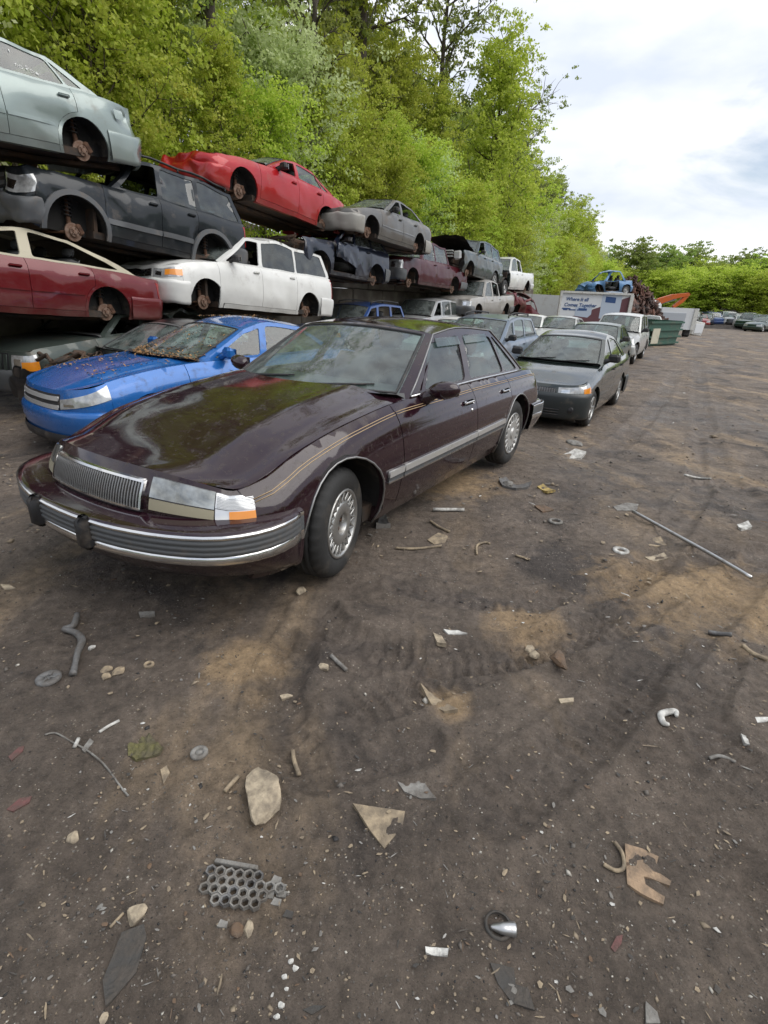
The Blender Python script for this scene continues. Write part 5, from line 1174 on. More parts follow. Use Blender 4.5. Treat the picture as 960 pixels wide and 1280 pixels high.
build_car('pale_sedan', 'pale grey sedan beyond the steel blue wagon', 'car', c, nose_pose(c, 20.5, -5.3, -.36, R(30)), paint('pale_grey', (.45, .46, .45), .35, .6))
c = sedan(lod=1, wheels=('steel',)*4, glass=[0, 0], L=4.4, hw=.86, wb=2.55, rail=1.36, A1=(2.35, 1.30), C1=(3.2, 1.31), C0=3.7, ud=(1.38, 2.45, 3.2), pil=[(2.5, 2.56, .06)])
build_car('white_sedan', 'white sedan with empty windows half hidden behind the maroon sedan roof', 'car', c, pose(15.2, -6.6, -.36, 0), white)
c = sedan(lod=1, wheels=('steel',)*4, glass=[1, 1], L=4.6, hw=.88, wb=2.6)
build_car('white_sedan', 'white sedan parked below the silver pickup', 'car', c, pose(22.6, -6.6, -.36, 0), white)
# ------------------------------------------------------------------ planting
TL = []
def put(kind, s, n, sc, rz, label, group='trees on the bank', lean=(0, 0), squash=1.0):
    z = float(bank_h(np.array(s), np.array(n)))-.1; return tree(kind, row(s, n, z), sc, rz, label, group, lean, squash)
rt = random.Random(11)
def forest():
    # shrubs right behind the wall, then young trees, then tall ones
    s = 3.0; i = 0; near = ['silver sedan', 'dark slate SUV', 'bright red sedan', 'grey sedan', 'maroon pickup', 'grey green SUV', 'white pickup', 'corrugated fence', 'tilted billboard']
    stops = [6.5, 8.3, 12.2, 16.8, 20.2, 24.3, 29.5, 36, 999]
    def who(s, n): q = s-(-n-9)*.75; return near[next(j for j, a in enumerate(stops) if q < a)]
    while s < 70:
        k = ['bush', 'pale', 'bush', 'mid', 'bush', 'cone'][i % 6]; n = -12.2-rt.random()*1.2
        sc = rt.uniform(.8, 1.15)*(.62 if k in ('mid', 'cone') else 1); put(k, s, n, sc, rt.uniform(0, 6), '%s shrub growing over the wall above the %s' % ('pale silvery' if k == 'pale' else 'bright green', who(s, n)), 'shrubs along the wall'); s += rt.uniform(1.5, 2.2)*(1 if s < 30 else 1.5); i += 1
    s = 3.5; i = 0
    while s < 84:
        k = ['mid', 'cone', 'tall2', 'mid', 'cone', 'pale'][i % 6]; n = -15.0-rt.random()*2.2; sc = rt.uniform(.8, 1.1)
        if k == 'pale': sc *= 1.4
        put(k, s, n, sc*(1 if s > 14 else .95), rt.uniform(0, 6), '%s on the bank above the %s' % ('slender bright green young tree' if k != 'pale' else 'pale blossoming young tree', who(s, n)), 'young trees on the bank'); s += rt.uniform(2.2, 3.0)*(1 if s < 30 else 1.4); i += 1
    s = 7; i = 0
    while s < 80:
        k = ['tall', 'olive', 'tall2', 'tall', 'olive'][i % 5]; n = -20.5-rt.random()*5; sc = rt.uniform(.9, 1.12)
        put(k, s, n, sc, rt.uniform(0, 6), 'tall leafy tree deep in the wood above the %s' % who(s, n), 'tall trees in the wood'); s += rt.uniform(3.0, 4.2); i += 1
forest()
put('sparse', 24, -16.2, 1.25, 1.0, 'tall thin-leaved tree with bare grey trunk rising above the wood', None)
put('sparse', 31, -15.5, 1.05, 2.2, 'tall thin-leaved tree at the edge of the sky', None)
put('sparse', 38, -13.5, .8, 4.0, 'sparse grey green tree leaning out from the edge of the wood', None)
for s_, n_, sc, lb in ((8.6, -12.6, .62, 'left'), (17.2, -13.2, .75, 'middle'), (13.2, -14.0, .85, 'second')): put('sparse', s_, n_, sc, s_, 'slim bare-trunked young tree in front of the wood, %s of the row' % lb, None)
put('cone', 33.5, -13.0, 1.35, 1.0, 'tall bright green conical tree at the edge of the wood', None)
for i in range(26):
    q = i/25; px = 735+q*420; Y = 92+rt.uniform(-8, 10)-q*6; p = at_dist(px, 390, Y); p.z = -.36
    tree('far' if i % 2 else 'far2', p, rt.uniform(.64, .84)*(.95 if q < .3 else .9 if q < .6 else .80), rt.uniform(0, 6), 'green tree of the distant row behind the far parked cars', 'distant tree row', squash=1.25)
for i in range(22):
    q = i/21; px = 745+q*410; Y = 84+rt.uniform(-4, 4); p = at_dist(px, 390, Y); p.z = -.36
    tree('bush', p, rt.uniform(1.0, 1.6), rt.uniform(0, 6), 'dark green bush at the foot of the distant tree row', 'bushes below the distant trees', squash=1.7)

# the tree line on the open side of the yard, which the car windows and paint mirror
for i in range(40):
    a = R(62+i*4.6); r_ = 46+rt.uniform(-5, 7); tree('far' if i % 2 else 'far2', Vector((math.sin(a)*r_, math.cos(a)*r_, -.36)), rt.uniform(.7, .95), rt.uniform(0, 6), 'green tree across the yard to the right of the lane', 'trees across the yard', squash=1.3)
# ------------------------------------------------------------------ yard things in the distance
# billboard
def facing(p, yaw): return Matrix.Translation(p) @ Matrix.Rotation(yaw, 4, 'Z')
WARP[0] = None
M_SIGN = mat('sign_white', (.66, .68, .70), .55, dirt=.2, dscale=2); M_SBLUE = mat('sign_blue', (.03, .08, .22), .6); M_SMAR = mat('sign_maroon', (.13, .05, .06), .6, dirt=.2); M_SLB = mat('sign_light_blue', (.45, .52, .62), .6)
def text_part(txt, size, loc, m, parent, bold=.0, ital=0.0):
    cu = bpy.data.curves.new('lettering', 'FONT'); cu.body = txt; cu.size = size; cu.offset = bold; cu.shear = ital; ob = bpy.data.objects.new('lettering', cu); col.objects.link(ob); bpy.context.view_layer.update()
    me = bpy.data.meshes.new_from_object(ob.evaluated_get(bpy.context.evaluated_depsgraph_get())); bpy.data.objects.remove(ob); me.materials.clear(); me.materials.append(m)
    o = bpy.data.objects.new('lettering', me); col.objects.link(o); o.parent = parent; o.matrix_local = Matrix.Translation(loc) @ Matrix.Rotation(PI/2, 4, 'X'); return o
BD = 27.5
pl, pr, pt = at_dist(697, 406, BD), at_dist(781, 406, BD), at_dist(697, 365, BD)
bw, bh, bz = (pr-pl).length, pt.z-pl.z, pl.z+.36
bb = empty('billboard', 'large white and maroon billboard leaning behind the parked cars', 'billboard', M=Matrix.Translation(((pl.x+pr.x)/2, BD, -.36)) @ Matrix.Rotation(R(-2), 4, 'Z'))
def sheet(nm, pts, y, m, par): return mk(nm, [(x, y, z) for x, z in pts], [tuple(range(len(pts)))], m, par, False, warp=False)
def slab(nm, c, d, m, par, bev=.0): mb = MB(); mb.box(c, d, bev=bev); return mb.build(nm, m, par, warp=False)
z0, z1, hw_ = bz-.15, bz+bh, bw/2
slab('panel', (0, .05, (z0+z1)/2), (bw, .06, z1-z0), M_SIGN, bb)
for a, b in (((0, 0, z1+.03), (bw+.16, .16, .09)), ((-hw_-.04, 0, (z0+z1)/2), (.09, .16, z1-z0)), ((hw_+.04, 0, (z0+z1)/2), (.16, .16, z1-z0))): slab('frame', a, b, M_WHITEP, bb)
for x in (-hw_*.8, 0, hw_*.8): slab('post', (x, .16, z0/2+.05), (.1, .1, z0+.1), M_STEEL, bb)
sheet('maroon_field', [(-hw_, z0+.02), (hw_, z0+.02), (hw_, z1-.05), (hw_-.10, z1-.10), (-hw_+.05, z0+.34)], .016, M_SMAR, bb)
def crate(cx, cz, w_, h_): 
    sheet('carton_picture', [(cx-w_/2, cz-h_/2+.06), (cx+w_*.3, cz-h_/2), (cx+w_/2, cz-h_/2+.15), (cx+w_/2, cz+h_/2-.02), (cx-w_*.1, cz+h_/2+.02), (cx-w_/2, cz+h_/2-.06)], .011, M_SLB, bb)
    sheet('carton_label', [(cx-w_*.32, cz+h_*.12), (cx+w_*.2, cz+h_*.10), (cx+w_*.2, cz+h_*.3), (cx-w_*.32, cz+h_*.32)], .006, M_SBLUE, bb)
crate(-.50, z0+.80, .80, .52); crate(.78, z0+1.12, .95, 1.30)
text_part('Where it all', .225, (-hw_+.22, .008, z1-.36), M_SBLUE, bb, .006, .2); text_part('Comes Together', .225, (-hw_+.18, .008, z1-.62), M_SBLUE, bb, .006, .2)
text_part('Sh', .40, (-hw_+.55, .008, z0-.02), M_SIGN, bb, .01, .3)
# small print, too small to read: plain dashes
def dashes(x, z, ws):
    for w_ in ws: sheet('print_line', [(x, z), (x+w_, z), (x+w_, z+.05), (x, z+.05)], .008, M_SBLUE, bb); x += w_+.06
dashes(-hw_+.16, z1-.80, (.22, .34, .36)); dashes(-hw_+.10, z0+.90, (.42,))
# corrugated fence
cf = empty('corrugated_fence', 'grey corrugated metal fence left of the tilted billboard', 'fence', M=Matrix.Translation(row(34, -8.5, -.36)) @ Matrix.Rotation(-YAW+R(60), 4, 'Z'))
M_CORR = mat('galvanised', (.36, .37, .37), .5, .5, dirt=.35, dscale=2)
for i in range(7):
    n = 25; us = np.linspace(0, 1.2, n); G = np.array([[(i*1.22-4.2+u, .03*math.sin(u*2*PI/.1)+.02*(i % 2), z) for z in (0.02, 2.35)] for u in us]); gridmesh('sheet', G, M_CORR, cf, smooth=False)
# dumpster
M_DGREEN = mat('dumpster_green', (.035, .105, .075), .6, .2, dirt=.45, dscale=1.5)
dl, dr = ground_at(812, 433, -.36), ground_at(843, 431, -.36); dd = empty('dumpster', 'green ribbed steel dumpster with pale panel beside the silver white SUV', 'dumpster', M=Matrix.Translation((dl.x, dl.y, -.36)) @ Matrix.Rotation(math.atan2((dr-dl).y, (dr-dl).x), 4, 'Z'))
dw = (dr-dl).length*1.0; dh = 1.22; mb = MB()
P8 = [(-.5, 0), (dw, 0), (dw+.42, dh), (-.6, dh)]
mb.add([(x, 0, z+.02) for x, z in P8]+[(x, 3.8, z+.02) for x, z in P8], [(0, 1, 2, 3), (7, 6, 5, 4), (0, 4, 5, 1), (1, 5, 6, 2), (3, 7, 4, 0)]); mb.build('body', M_DGREEN, dd)
for z in (.12, .45, .8, 1.17): slab('rib', (dw/2-.05, -.05, z+.02), (dw+.55+z*.4, .1, .09), M_DGREEN, dd)
slab('rim', (dw+.40, 1.9, dh), (.12, 3.8, .1), M_DGREEN, dd)
slab('pale_panel', (.15, -.115, .52), (.85, .03, .75), mat('pale_panel', (.50, .48, .38), .7, dirt=.4), dd)
# white trailer box, leaning white sheets
q = at_dist(812, 410, 40); q2 = at_dist(858, 410, 40); tb = empty('white_trailer', 'white box trailer with grey panels behind the green dumpster', 'trailer', M=Matrix.Translation((q.x+.6, 40, -.36)))
tw = q2.x-q.x; th_ = at_dist(830, 384, 40).z+.36
slab('body', (tw/2, 1.2, th_/2+.25), (tw, 2.4, th_-.5), M_SIGN, tb); slab('grey_panel', (tw*.36, -.02, th_*.60), (tw*.62, .05, th_*.45), mat('panel_grey', (.42, .45, .49), .6), tb); slab('corner_post', (tw-.18, -.03, th_/2+.25), (.3, .06, th_-.52), M_WHITEP, tb)
for x in (.4, tw-.4): slab('wheel', (x, .3, .3), (.55, .25, .58), M_TYRE, tb, .12)
for i, (px, py, hh, lb) in enumerate(((868, 418, 1.0, 'white appliance panel standing on the mud right of the dumpster'), (862, 412, 1.1, 'white battered cabinet behind the appliance panel'))):
    p = ground_at(px, py+1, -.36); mb = MB(); mb.box((0, 0, hh/2), (1.0, .5, hh), rot=(0, .12*(1 if i == 0 else -.4), 0), bev=.04); o = mb.build('appliance', M_WHITEP, None); o.location = (p.x, p.y, -.36); o.rotation_euler = (0, 0, .3+i); tag(o, lb, 'appliance')
    slab('appliance_door', (0, -.27, hh*.5), (.8, .04, hh*.7), M_SIGN, o, .01)
# scrap heap with a wrecked blue car on it
hp = at_dist(782, 390, 38); rs2 = np.random.RandomState(8); V, F = [], []
base = np.array([(x, y, z) for z in (-.5, .5) for x, y in ((-.5, -.5), (.5, -.5), (.5, .5), (-.5, .5))]); BF = np.array([(0, 3, 2, 1), (4, 5, 6, 7), (0, 1, 5, 4), (1, 2, 6, 5), (2, 3, 7, 6), (3, 0, 4, 7)])
for i in range(1500):
    a, r_ = rs2.uniform(0, 6.28), math.sqrt(rs2.rand())*1.0; h_ = 3.9*(1-r_**1.3); x, y = math.cos(a)*r_*3.4, math.sin(a)*r_*2.4; m_ = np.array(Euler(rs2.uniform(0, 3, 3)).to_matrix()); k = np.array([rs2.uniform(.1, .7), rs2.uniform(.05, .3), rs2.uniform(.02, .12)])
    F.append(BF+8*i); V.append((base*k) @ m_.T+np.array([x, y, max(.08, h_*rs2.uniform(.75, 1))]))
me = fast_mesh('scrap_heap', np.vstack(V), np.vstack(F), mat('scrap_dark', (.05, .042, .04), .7, .4, var=.7, vscale=1.2, var2=(.16, .07, .045), dirt=.3, dirtcol=(.22, .22, .22)))
o = bpy.data.objects.new('scrap_heap', me); col.objects.link(o); o.location = (hp.x, 38, -.36); tag(o, 'dark heap of tangled scrap metal behind the billboard', 'scrap heap', kind='stuff')
h2 = at_dist(755, 390, 36); mb = MB(); V, F = [], []
for i in range(700):
    a, r_ = rs2.uniform(0, 6.28), math.sqrt(rs2.rand()); h_ = 2.55*(1-r_**4); x, y = math.cos(a)*r_*2.6, math.sin(a)*r_*1.8; m_ = np.array(Euler(rs2.uniform(0, 3, 3)).to_matrix()); k = np.array([rs2.uniform(.2, .9), rs2.uniform(.1, .5), rs2.uniform(.05, .3)])
    F.append(BF+8*i); V.append((base*k) @ m_.T+np.array([x, y, max(.1, h_*rs2.uniform(.6, 1))]))
me = fast_mesh('scrap_heap', np.vstack(V), np.vstack(F), MATS['scrap_dark']); o = bpy.data.objects.new('scrap_heap', me); col.objects.link(o); o.location = (h2.x, 36, -.36); tag(o, 'low scrap pile carrying the crushed blue car', 'scrap heap', kind='stuff')
c = sedan(L=3.4, fo=.75, wb=2.0, hw=.8, glass=[0], glassw=None, glassr=0, pil=[], ud=(1.2, 2.2), belt=[(0, .7), (1, .85), (3.4, .85)], A0=1.2, A1=(1.6, 1.45), C1=(2.3, 1.45), C0=2.7, rail=1.5, wheels=(None, None, 'steel', None), d=.14, lod=1)
build_car('blue_wreck', 'crushed blue car without doors on top of the scrap pile', 'wreck', c, Matrix.Translation((h2.x-.2, 36, 2.06)) @ Matrix.Rotation(R(-75), 4, 'Z') @ Matrix.Rotation(.08, 4, 'X'), paint('wreck_blue', (.10, .22, .40), .4, .4, dirt=.4), skip=('nomirror', ('front_door', False), ('front_door', True), 'nohub'), warp=crumple(3.4, -.6, .42, c, scale=1.9))
WARP[0] = None
# excavator: orange boom, cab and tracks
ex = at_dist(822, 392, 46); eo = empty('excavator', 'orange excavator arm rising behind the white trailer', 'excavator', M=Matrix.Translation((ex.x, 46, -.36)))
M_OR = mat('excavator_orange', (.55, .11, .015), .5, dirt=.3)
def beam(nm, pts, wds, th, m, par):
    mb = MB(); V = []; n = len(pts)
    for i, (x, z) in enumerate(pts):
        a = np.array(pts[min(i+1, n-1)])-np.array(pts[max(i-1, 0)]); a = a/np.linalg.norm(a); nx, nz = -a[1], a[0]; h = wds[i]/2
        V += [(x+nx*h, -th/2, z+nz*h), (x-nx*h, -th/2, z-nz*h), (x-nx*h, th/2, z-nz*h), (x+nx*h, th/2, z+nz*h)]
    F = [(4*i+k, 4*i+(k+1) % 4, 4*i+4+(k+1) % 4, 4*i+4+k) for i in range(n-1) for k in range(4)]+[(3, 2, 1, 0), tuple(4*(n-1)+k for k in range(4))]; mb.add(V, F); return mb.build(nm, m, par)
def ez(px, py): p = at_dist(px, py, 46); return (p.x-ex.x, p.z+.36)
beam('boom', [ez(812, 384), ez(822, 377), ez(840, 371), ez(859, 368)], [.38, .46, .38, .22], .4, M_OR, eo); beam('stick', [ez(861, 367), ez(852, 376), ez(841, 384)], [.22, .30, .2], .3, M_OR, eo)
beam('hydraulic_ram', [ez(826, 379), ez(845, 374)], [.14, .14], .14, M_STEEL, eo)
x0, zz0 = ez(812, 384); slab('cab', (x0-1.2, .2, 1.7), (2.2, 2.0, 1.6), M_OR, eo, .1); slab('track', (x0-1.0, -.9, .45), (3.2, .5, .8), M_BLACK, eo, .2); slab('track', (x0-1.0, 1.0, .45), (3.2, .5, .8), M_BLACK, eo, .2); slab('turntable', (x0-1.0, .05, .87), (1.6, 1.4, .3), M_BLACK, eo)
# dirt mound
def mound(cx, cy, rx, ry, h, name, label):
    n = 60; g = np.linspace(-1, 1, n); X, Y = np.meshgrid(g, g, indexing='ij'); r_ = np.hypot(X, Y); Z = -.36+h*np.clip(1-r_**1.25, 0, None)*(1+.35*fbm(X*3, Y*3, 3))+.18*fbm(X*9, Y*9, 3)*(r_ < .95)*np.clip((1-r_)*3, 0, 1)-.05
    o = gridmesh(name, np.stack([X*rx, Y*ry, Z], -1), mat('mound_dirt', (.055, .045, .038), .95, var=.4, vscale=1.5, bump=.6, bscale=6), None); o.location = (cx, cy, 0); return tag(o, label, 'dirt mound')
p = ground_at(905, 406, -.36); mound(p.x, p.y+1.5, 7.5, 4, 2.1, 'dirt_mound', 'dark brown earth mound in front of the far parked cars'); p = ground_at(872, 407, -.36); mound(p.x, p.y+1, 3.5, 2.4, .9, 'dirt_mound', 'small low earth heap left of the larger mound')
p = ground_at(925, 412, -.36); mound(p.x, p.y+1, 8, 2.2, .45, 'dirt_mound', 'low dark ridge of earth across the far lane')
# white cars and stacked cars near the heap
farspec = [sedan(d=.16, lod=3, glass=[2, 2], wheels=('steel',)*4, lamp=(.4, .2, .85, .3, .9)), suv(d=.16, lod=3, glass=[2, 2, 2], wheels=('steel',)*4), pickup(d=.18, lod=3, glass=[2, 2], wheels=('steel',)*4)]
cols = [('white', (.7, .7, .68)), ('dark', (.03, .032, .036)), ('silver', (.42, .43, .43)), ('dark green', (.02, .05, .035)), ('red', (.28, .02, .02)), ('blue', (.03, .07, .2)), ('tan', (.35, .3, .22))]
FARC = {}
def far_car(ci, ki, M, label, group):
    key = (ci, ki)
    nm = ('parked_car', 'parked_suv', 'parked_pickup')[ki]
    if key not in FARC:
        r_ = build_car(nm, label, 'car', farspec[ki], M, paint('far_'+cols[ci][0], cols[ci][1], dirt=.2), group=group, skip=('nomirror', 'interior', 'rocker')); FARC[key] = r_; return r_
    src = FARC[key]; r_ = src.copy(); col.objects.link(r_); r_.matrix_world = M; r_['label'] = label; r_['group'] = group
    def cp(a, b):
        for ch in list(a.children):
            if ch == b: continue
            o = ch.copy(); col.objects.link(o); o.parent = b; cp(ch, o)
    cp(src, r_); return r_
def fpose(px, py, Y, yaw, z=-.36): p = at_dist(px, 390, Y); return Matrix.Translation((p.x, Y, z)) @ Matrix.Rotation(yaw, 4, 'Z')
k = 0
for i, (px, Y, ci, ki, ya) in enumerate(((852, 66, 4, 0, .4), (862, 70, 0, 1, .5), (871, 74, 1, 1, .3), (879, 72, 1, 0, .2), (888, 75, 2, 0, .4), (897, 77, 0, 0, .5), (906, 77, 1, 2, .3), (915, 76, 0, 1, .5), (925, 74, 2, 0, .5), (934, 73, 0, 1, .4), (942, 62, 3, 1, .9), (949, 72, 0, 0, .5), (955, 58, 3, 0, .9), (962, 60, 1, 1, .8), (972, 66, 0, 0, .6), (985, 62, 2, 1, .6))):
    far_car(ci, ki, fpose(px, 0, Y, -ya), '%s %s in the far row, %s' % (cols[ci][0], ('sedan', 'SUV', 'pickup')[ki], ('left of the earth mound' if px < 880 else 'behind the earth mound' if px < 930 else 'right of the earth mound')), 'cars parked in the far row')
for i, (px, Y, ci, ki, ya) in enumerate(((846, 60, 1, 0, .5), (858, 63, 2, 1, .2), (867, 61, 1, 1, .6), (876, 66, 4, 0, .3), (884, 68, 1, 0, .7), (893, 70, 5, 1, .2), (902, 70, 1, 0, .4), (911, 70, 2, 2, .3), (920, 69, 1, 1, .5), (930, 67, 0, 0, .3), (938, 66, 1, 2, .6), (946, 66, 2, 0, .4), (953, 65, 1, 1, .2))):
    far_car(ci, ki, fpose(px, 0, Y, -ya), '%s %s in the nearer far row, %s' % (cols[ci][0], ('sedan', 'SUV', 'pickup')[ki], ('left of the earth mound' if px < 880 else 'behind the earth mound' if px < 930 else 'right of the earth mound')), 'cars parked in the nearer far row')
far_car(0, 0, fpose(797, 0, 40, R(-12)), 'white sedan beneath the stacked car beside the scrap heap', 'cars by the scrap heap')
far_car(2, 0, fpose(798, 0, 40, R(-8), 1.06), 'silver sedan stacked on a white sedan by the scrap heap', 'cars by the scrap heap')
far_car(0, 0, fpose(814, 0, 36.0, R(-20)), 'white sedan peeking over the green dumpster', 'cars by the scrap heap')
# ------------------------------------------------------------------ litter on the mud
import bmesh
WARP[0] = None
def spot(px, py):
    p = ground_at(px, py)
    for _ in range(6): p = ground_at(px, py, float(sag(np.array(p.dot(DS)), np.array(p.dot(DN)))))
    return Vector((p.x, p.y, 0))
def dmat(n, c, r=.8, **k): return mat('litter_'+n, c, r, var=.35, vscale=25, bump=.5, bscale=45, dirt=.75, dirtcol=(.10, .082, .066), dscale=22, **k)
D_TAN = dmat('tan', (.38, .30, .20)); D_GREY = dmat('grey', (.26, .25, .23)); D_DARK = dmat('dark', (.055, .052, .048)); D_WHITE = dmat('white', (.66, .65, .61)); D_STONE = dmat('stone', (.46, .38, .27)); D_BROWN = dmat('brown', (.16, .10, .06))
D_OLIVE = dmat('olive', (.13, .12, .045)); D_YEL = dmat('yellow', (.52, .38, .12)); D_RED = dmat('red', (.15, .065, .06)); D_RUST = dmat('rust', (.36, .25, .16)); D_METAL = mat('litter_metal', (.5, .5, .5), .35, .9, dirt=.4, dirtcol=(.16, .13, .1), dscale=20); D_PEW = dmat('pewter', (.16, .16, .16), .5)
def shard(name, label, cat, px, th, m, d=.02, curl=.0, group=None, lift=.0):
    P = [spot(*p) for p in px]; c = sum(P, Vector())/len(P); poly = [(p.x-c.x, p.y-c.y) for p in P]; ext = max(math.hypot(*p) for p in poly)
    v, f, be = cdt_panel(poly, [], min(d, ext*.5)); r = np.random.RandomState(abs(hash(label)) % 1000 if False else len(label)*7+int(px[0][0]))
    z = th+curl*ext*(v[:, 0]**2+v[:, 1]**2)/(ext*ext)+(.25 if name != 'rag' else 1.1)*th*pn(v[:, 0]*(40 if name != 'rag' else 55)+r.rand()*50, v[:, 1]*(40 if name != 'rag' else 55)); V = [(a, b, q) for (a, b), q in zip(v, z)]; F = [tuple(t) for t in f]; idx = {}
    for a, b in be:
        for i in (a, b):
            if i not in idx: idx[i] = len(V); V += [(v[i, 0], v[i, 1], z[i]), (v[i, 0], v[i, 1], z[i]-th*1.6-.004)]
        F.append((idx[a], idx[a]+1, idx[b]+1, idx[b]))
    o = mk(name, V, F, m, None, False); o.location = (c.x, c.y, gz(c)-.45*th+lift); return tag(o, label, cat, group)
def rock(name, label, px, py, wpx, hpx, m, flat=.55, seed=0, group=None, rz=0.0):
    p = spot(px, py); sx = (spot(px+wpx/2, py)-spot(px-wpx/2, py)).length; sy = (spot(px, py+hpx/2)-spot(px, py-hpx/2)).length
    bm = bmesh.new(); bmesh.ops.create_icosphere(bm, subdivisions=3, radius=1); rr = random.Random(seed); cuts = [Vector((rr.gauss(0, 1), rr.gauss(0, 1), rr.gauss(0, .8))).normalized() for _ in range(13)]
    for v in bm.verts:
        for n in cuts:
            dd = v.co.dot(n)-.66
            if dd > 0: v.co -= n*dd
        v.co *= 1+.025*rr.uniform(-1, 1)
    me = bpy.data.meshes.new(name); bm.to_mesh(me); bm.free(); me.materials.append(m)
    k = min(sx, sy*1.2)*.5*flat; me.transform(Matrix.Translation((0, 0, k*.35)) @ Matrix.Rotation(rz, 4, 'Z') @ Matrix.Diagonal((sx*.55, sy*.55, k, 1)))
    o = bpy.data.objects.new(name, me); col.objects.link(o); o.location = (p.x, p.y, gz(p)); return tag(o, label, 'stone', group)
def rod(name, label, cat, pts, r, m, zs=None, n=7):
    P = [spot(*p) for p in pts]; c = sum(P, Vector())/len(P); mb = MB(); zs = zs or [(sum(r)/len(r) if hasattr(r, '__len__') else r)]*len(P)
    # smooth the path
    Q = [(P[i]+(Vector((0, 0, 1))*(zs[i]+(gz(P[i])-gz(c) if name != 'pole' else .012)))-c) for i in range(len(P))]; S_ = []
    for i in range(len(Q)-1):
        a, b, e, f = Q[max(i-1, 0)], Q[i], Q[i+1], Q[min(i+2, len(Q)-1)]
        for t in np.linspace(0, 1, 6)[:-1]: S_.append(.5*((2*b)+(e-a)*t+(2*a-5*b+4*e-f)*t*t+(3*b-a-3*e+f)*t**3))
    S_.append(Q[-1]); rr = r if not hasattr(r, '__len__') else list(np.interp(np.linspace(0, 1, len(S_)), np.linspace(0, 1, len(r)), r))
    mb.tube(S_, rr, n); o = mb.build(name, m, None, True); o.location = (c.x, c.y, gz(c)); return tag(o, label, cat)
def ring(name, label, px, py, wpx, m, inner=.55, th=.008, slots=0):
    p = spot(px, py); r = (spot(px+wpx/2, py)-spot(px-wpx/2, py)).length/2; mb = MB()
    mb.lathe([(r*inner, .0), (r*inner, th), (r*.8, th*1.3), (r, th*.8), (r, 0)], 28, 'Z')
    o = mb.build(name, m, None, True); o.location = (p.x, p.y, gz(p)+.001); tag(o, label, 'ring' if inner > .2 else 'cap')
    if inner < .5:
        k = MB(); k.lathe([(0, th*.7), (r*inner*1.02, th*.7), (r*inner*1.02, 0)], 24, 'Z'); k.build('disc', m, o, True)
    for i in range(slots): a = i*2*PI/slots; b = MB(); b.box((math.cos(a)*r*.45, math.sin(a)*r*.45, th*1.05), (r*.5, r*.2, th*.7), rot=(0, 0, a)); b.build('spoke', m, o)
    return o
rock('rock', 'large pale tan rock with flat faces in the middle foreground', 331, 999, 54, 76, D_STONE, .62, 3, rz=.3)
rock('rock', 'small tan rounded stone beside the dark pointed plastic strip', 171, 1141, 26, 26, D_STONE, .7, 5)
rock('rock', 'brown stone at the foot of the honeycomb grille piece', 295, 1162, 20, 24, D_BROWN, .7, 7); rock('rock', 'tan chip next to the brown stone by the honeycomb piece', 311, 1160, 14, 24, D_STONE, .6, 8)
rock('rock', 'pale pebble left of the large tan rock near the edge', 90, 1045, 18, 16, D_STONE, .6, 9); rock('rock', 'dark brown clod standing among the tyre marks', 697, 832, 20, 22, D_BROWN, .8, 10)
rock('rock', 'pale pebble at the bottom edge beside the dark strip', 130, 1271, 12, 18, D_STONE, .6, 12); rock('rock', 'rounded tan stone under the maroon bumper corner', 376, 740, 16, 12, D_STONE, .6, 13)
for i, (x, y, w_, h_, l) in enumerate(((134, 836, 16, 10, 'left'), (148, 838, 16, 12, 'right'), (133, 846, 14, 8, 'front'))): rock('rock', 'flat tan stone, %s one of the little group near the slotted cap' % l, x, y, w_, h_, D_TAN, .4, 20+i)
rock('rock', 'pale stone, upper of two near the tyre marks', 664, 804, 14, 10, D_STONE, .6, 31); rock('rock', 'pale stone, lower of two near the tyre marks', 670, 813, 14, 10, D_STONE, .6, 32)
rock('rock', 'white round pebble between the bumper and the caps', 114, 810, 9, 7, D_WHITE, .7, 33); rock('rock', 'grey stone right of the maroon sedan rear wheel', 635, 607, 14, 8, D_GREY, .6, 34); rock('rock', 'flat pale stone by the dark green sedan nose', 716, 555, 16, 6, D_GREY, .4, 35)
shard('shard', 'tan broken board with a pointed end right of the large rock', 'board', [(441, 1006), (460, 1009), (506, 1016), (503, 1036), (480, 1062), (463, 1040)], .012, D_TAN)
shard('shard', 'grey leaf-shaped shard above the tan broken board', 'shard', [(492, 973), (510, 973), (530, 979), (545, 1001), (525, 999), (505, 990)], .010, D_GREY, curl=.12)
shard('plastic_strip', 'long dark plastic strip with pointed end at lower left', 'plastic strip', [(152, 1165), (180, 1155), (183, 1170), (170, 1215), (140, 1250), (132, 1258), (128, 1225), (140, 1195)], .008, D_DARK, curl=.05)
shard('plastic_piece', 'dark curved plastic piece at the bottom, right of centre', 'plastic piece', [(612, 1206), (625, 1208), (642, 1212), (644, 1232), (660, 1238), (668, 1266), (640, 1256), (622, 1232)], .008, D_DARK, curl=.08)
o = shard('metal_plate', 'tan rusty metal plate with a torn notch in the right foreground', 'metal plate', [(780, 1058), (802, 1064), (822, 1074), (818, 1090), (838, 1104), (836, 1110), (812, 1100), (804, 1098), (806, 1108), (830, 1124), (828, 1134), (800, 1120), (783, 1108)], .010, D_RUST, curl=.06)
rod('bent_rod', 'bent metal rod curving beside the rusty plate', 'rod', [(753, 1085), (768, 1092), (778, 1088), (777, 1070), (767, 1056)], .006, D_TAN)
shard('paper_scrap', 'small white crumpled scrap near the bottom centre', 'scrap', [(531, 1188), (545, 1187), (560, 1191), (559, 1199), (540, 1197), (532, 1195)], .008, D_WHITE, .012, .3)
shard('rag', 'crumpled olive green rag lying on the mud', 'rag', [(160, 932), (175, 924), (186, 917), (194, 926), (204, 933), (200, 941), (178, 948), (170, 950), (160, 944)], .016, D_OLIVE, .006, .05)
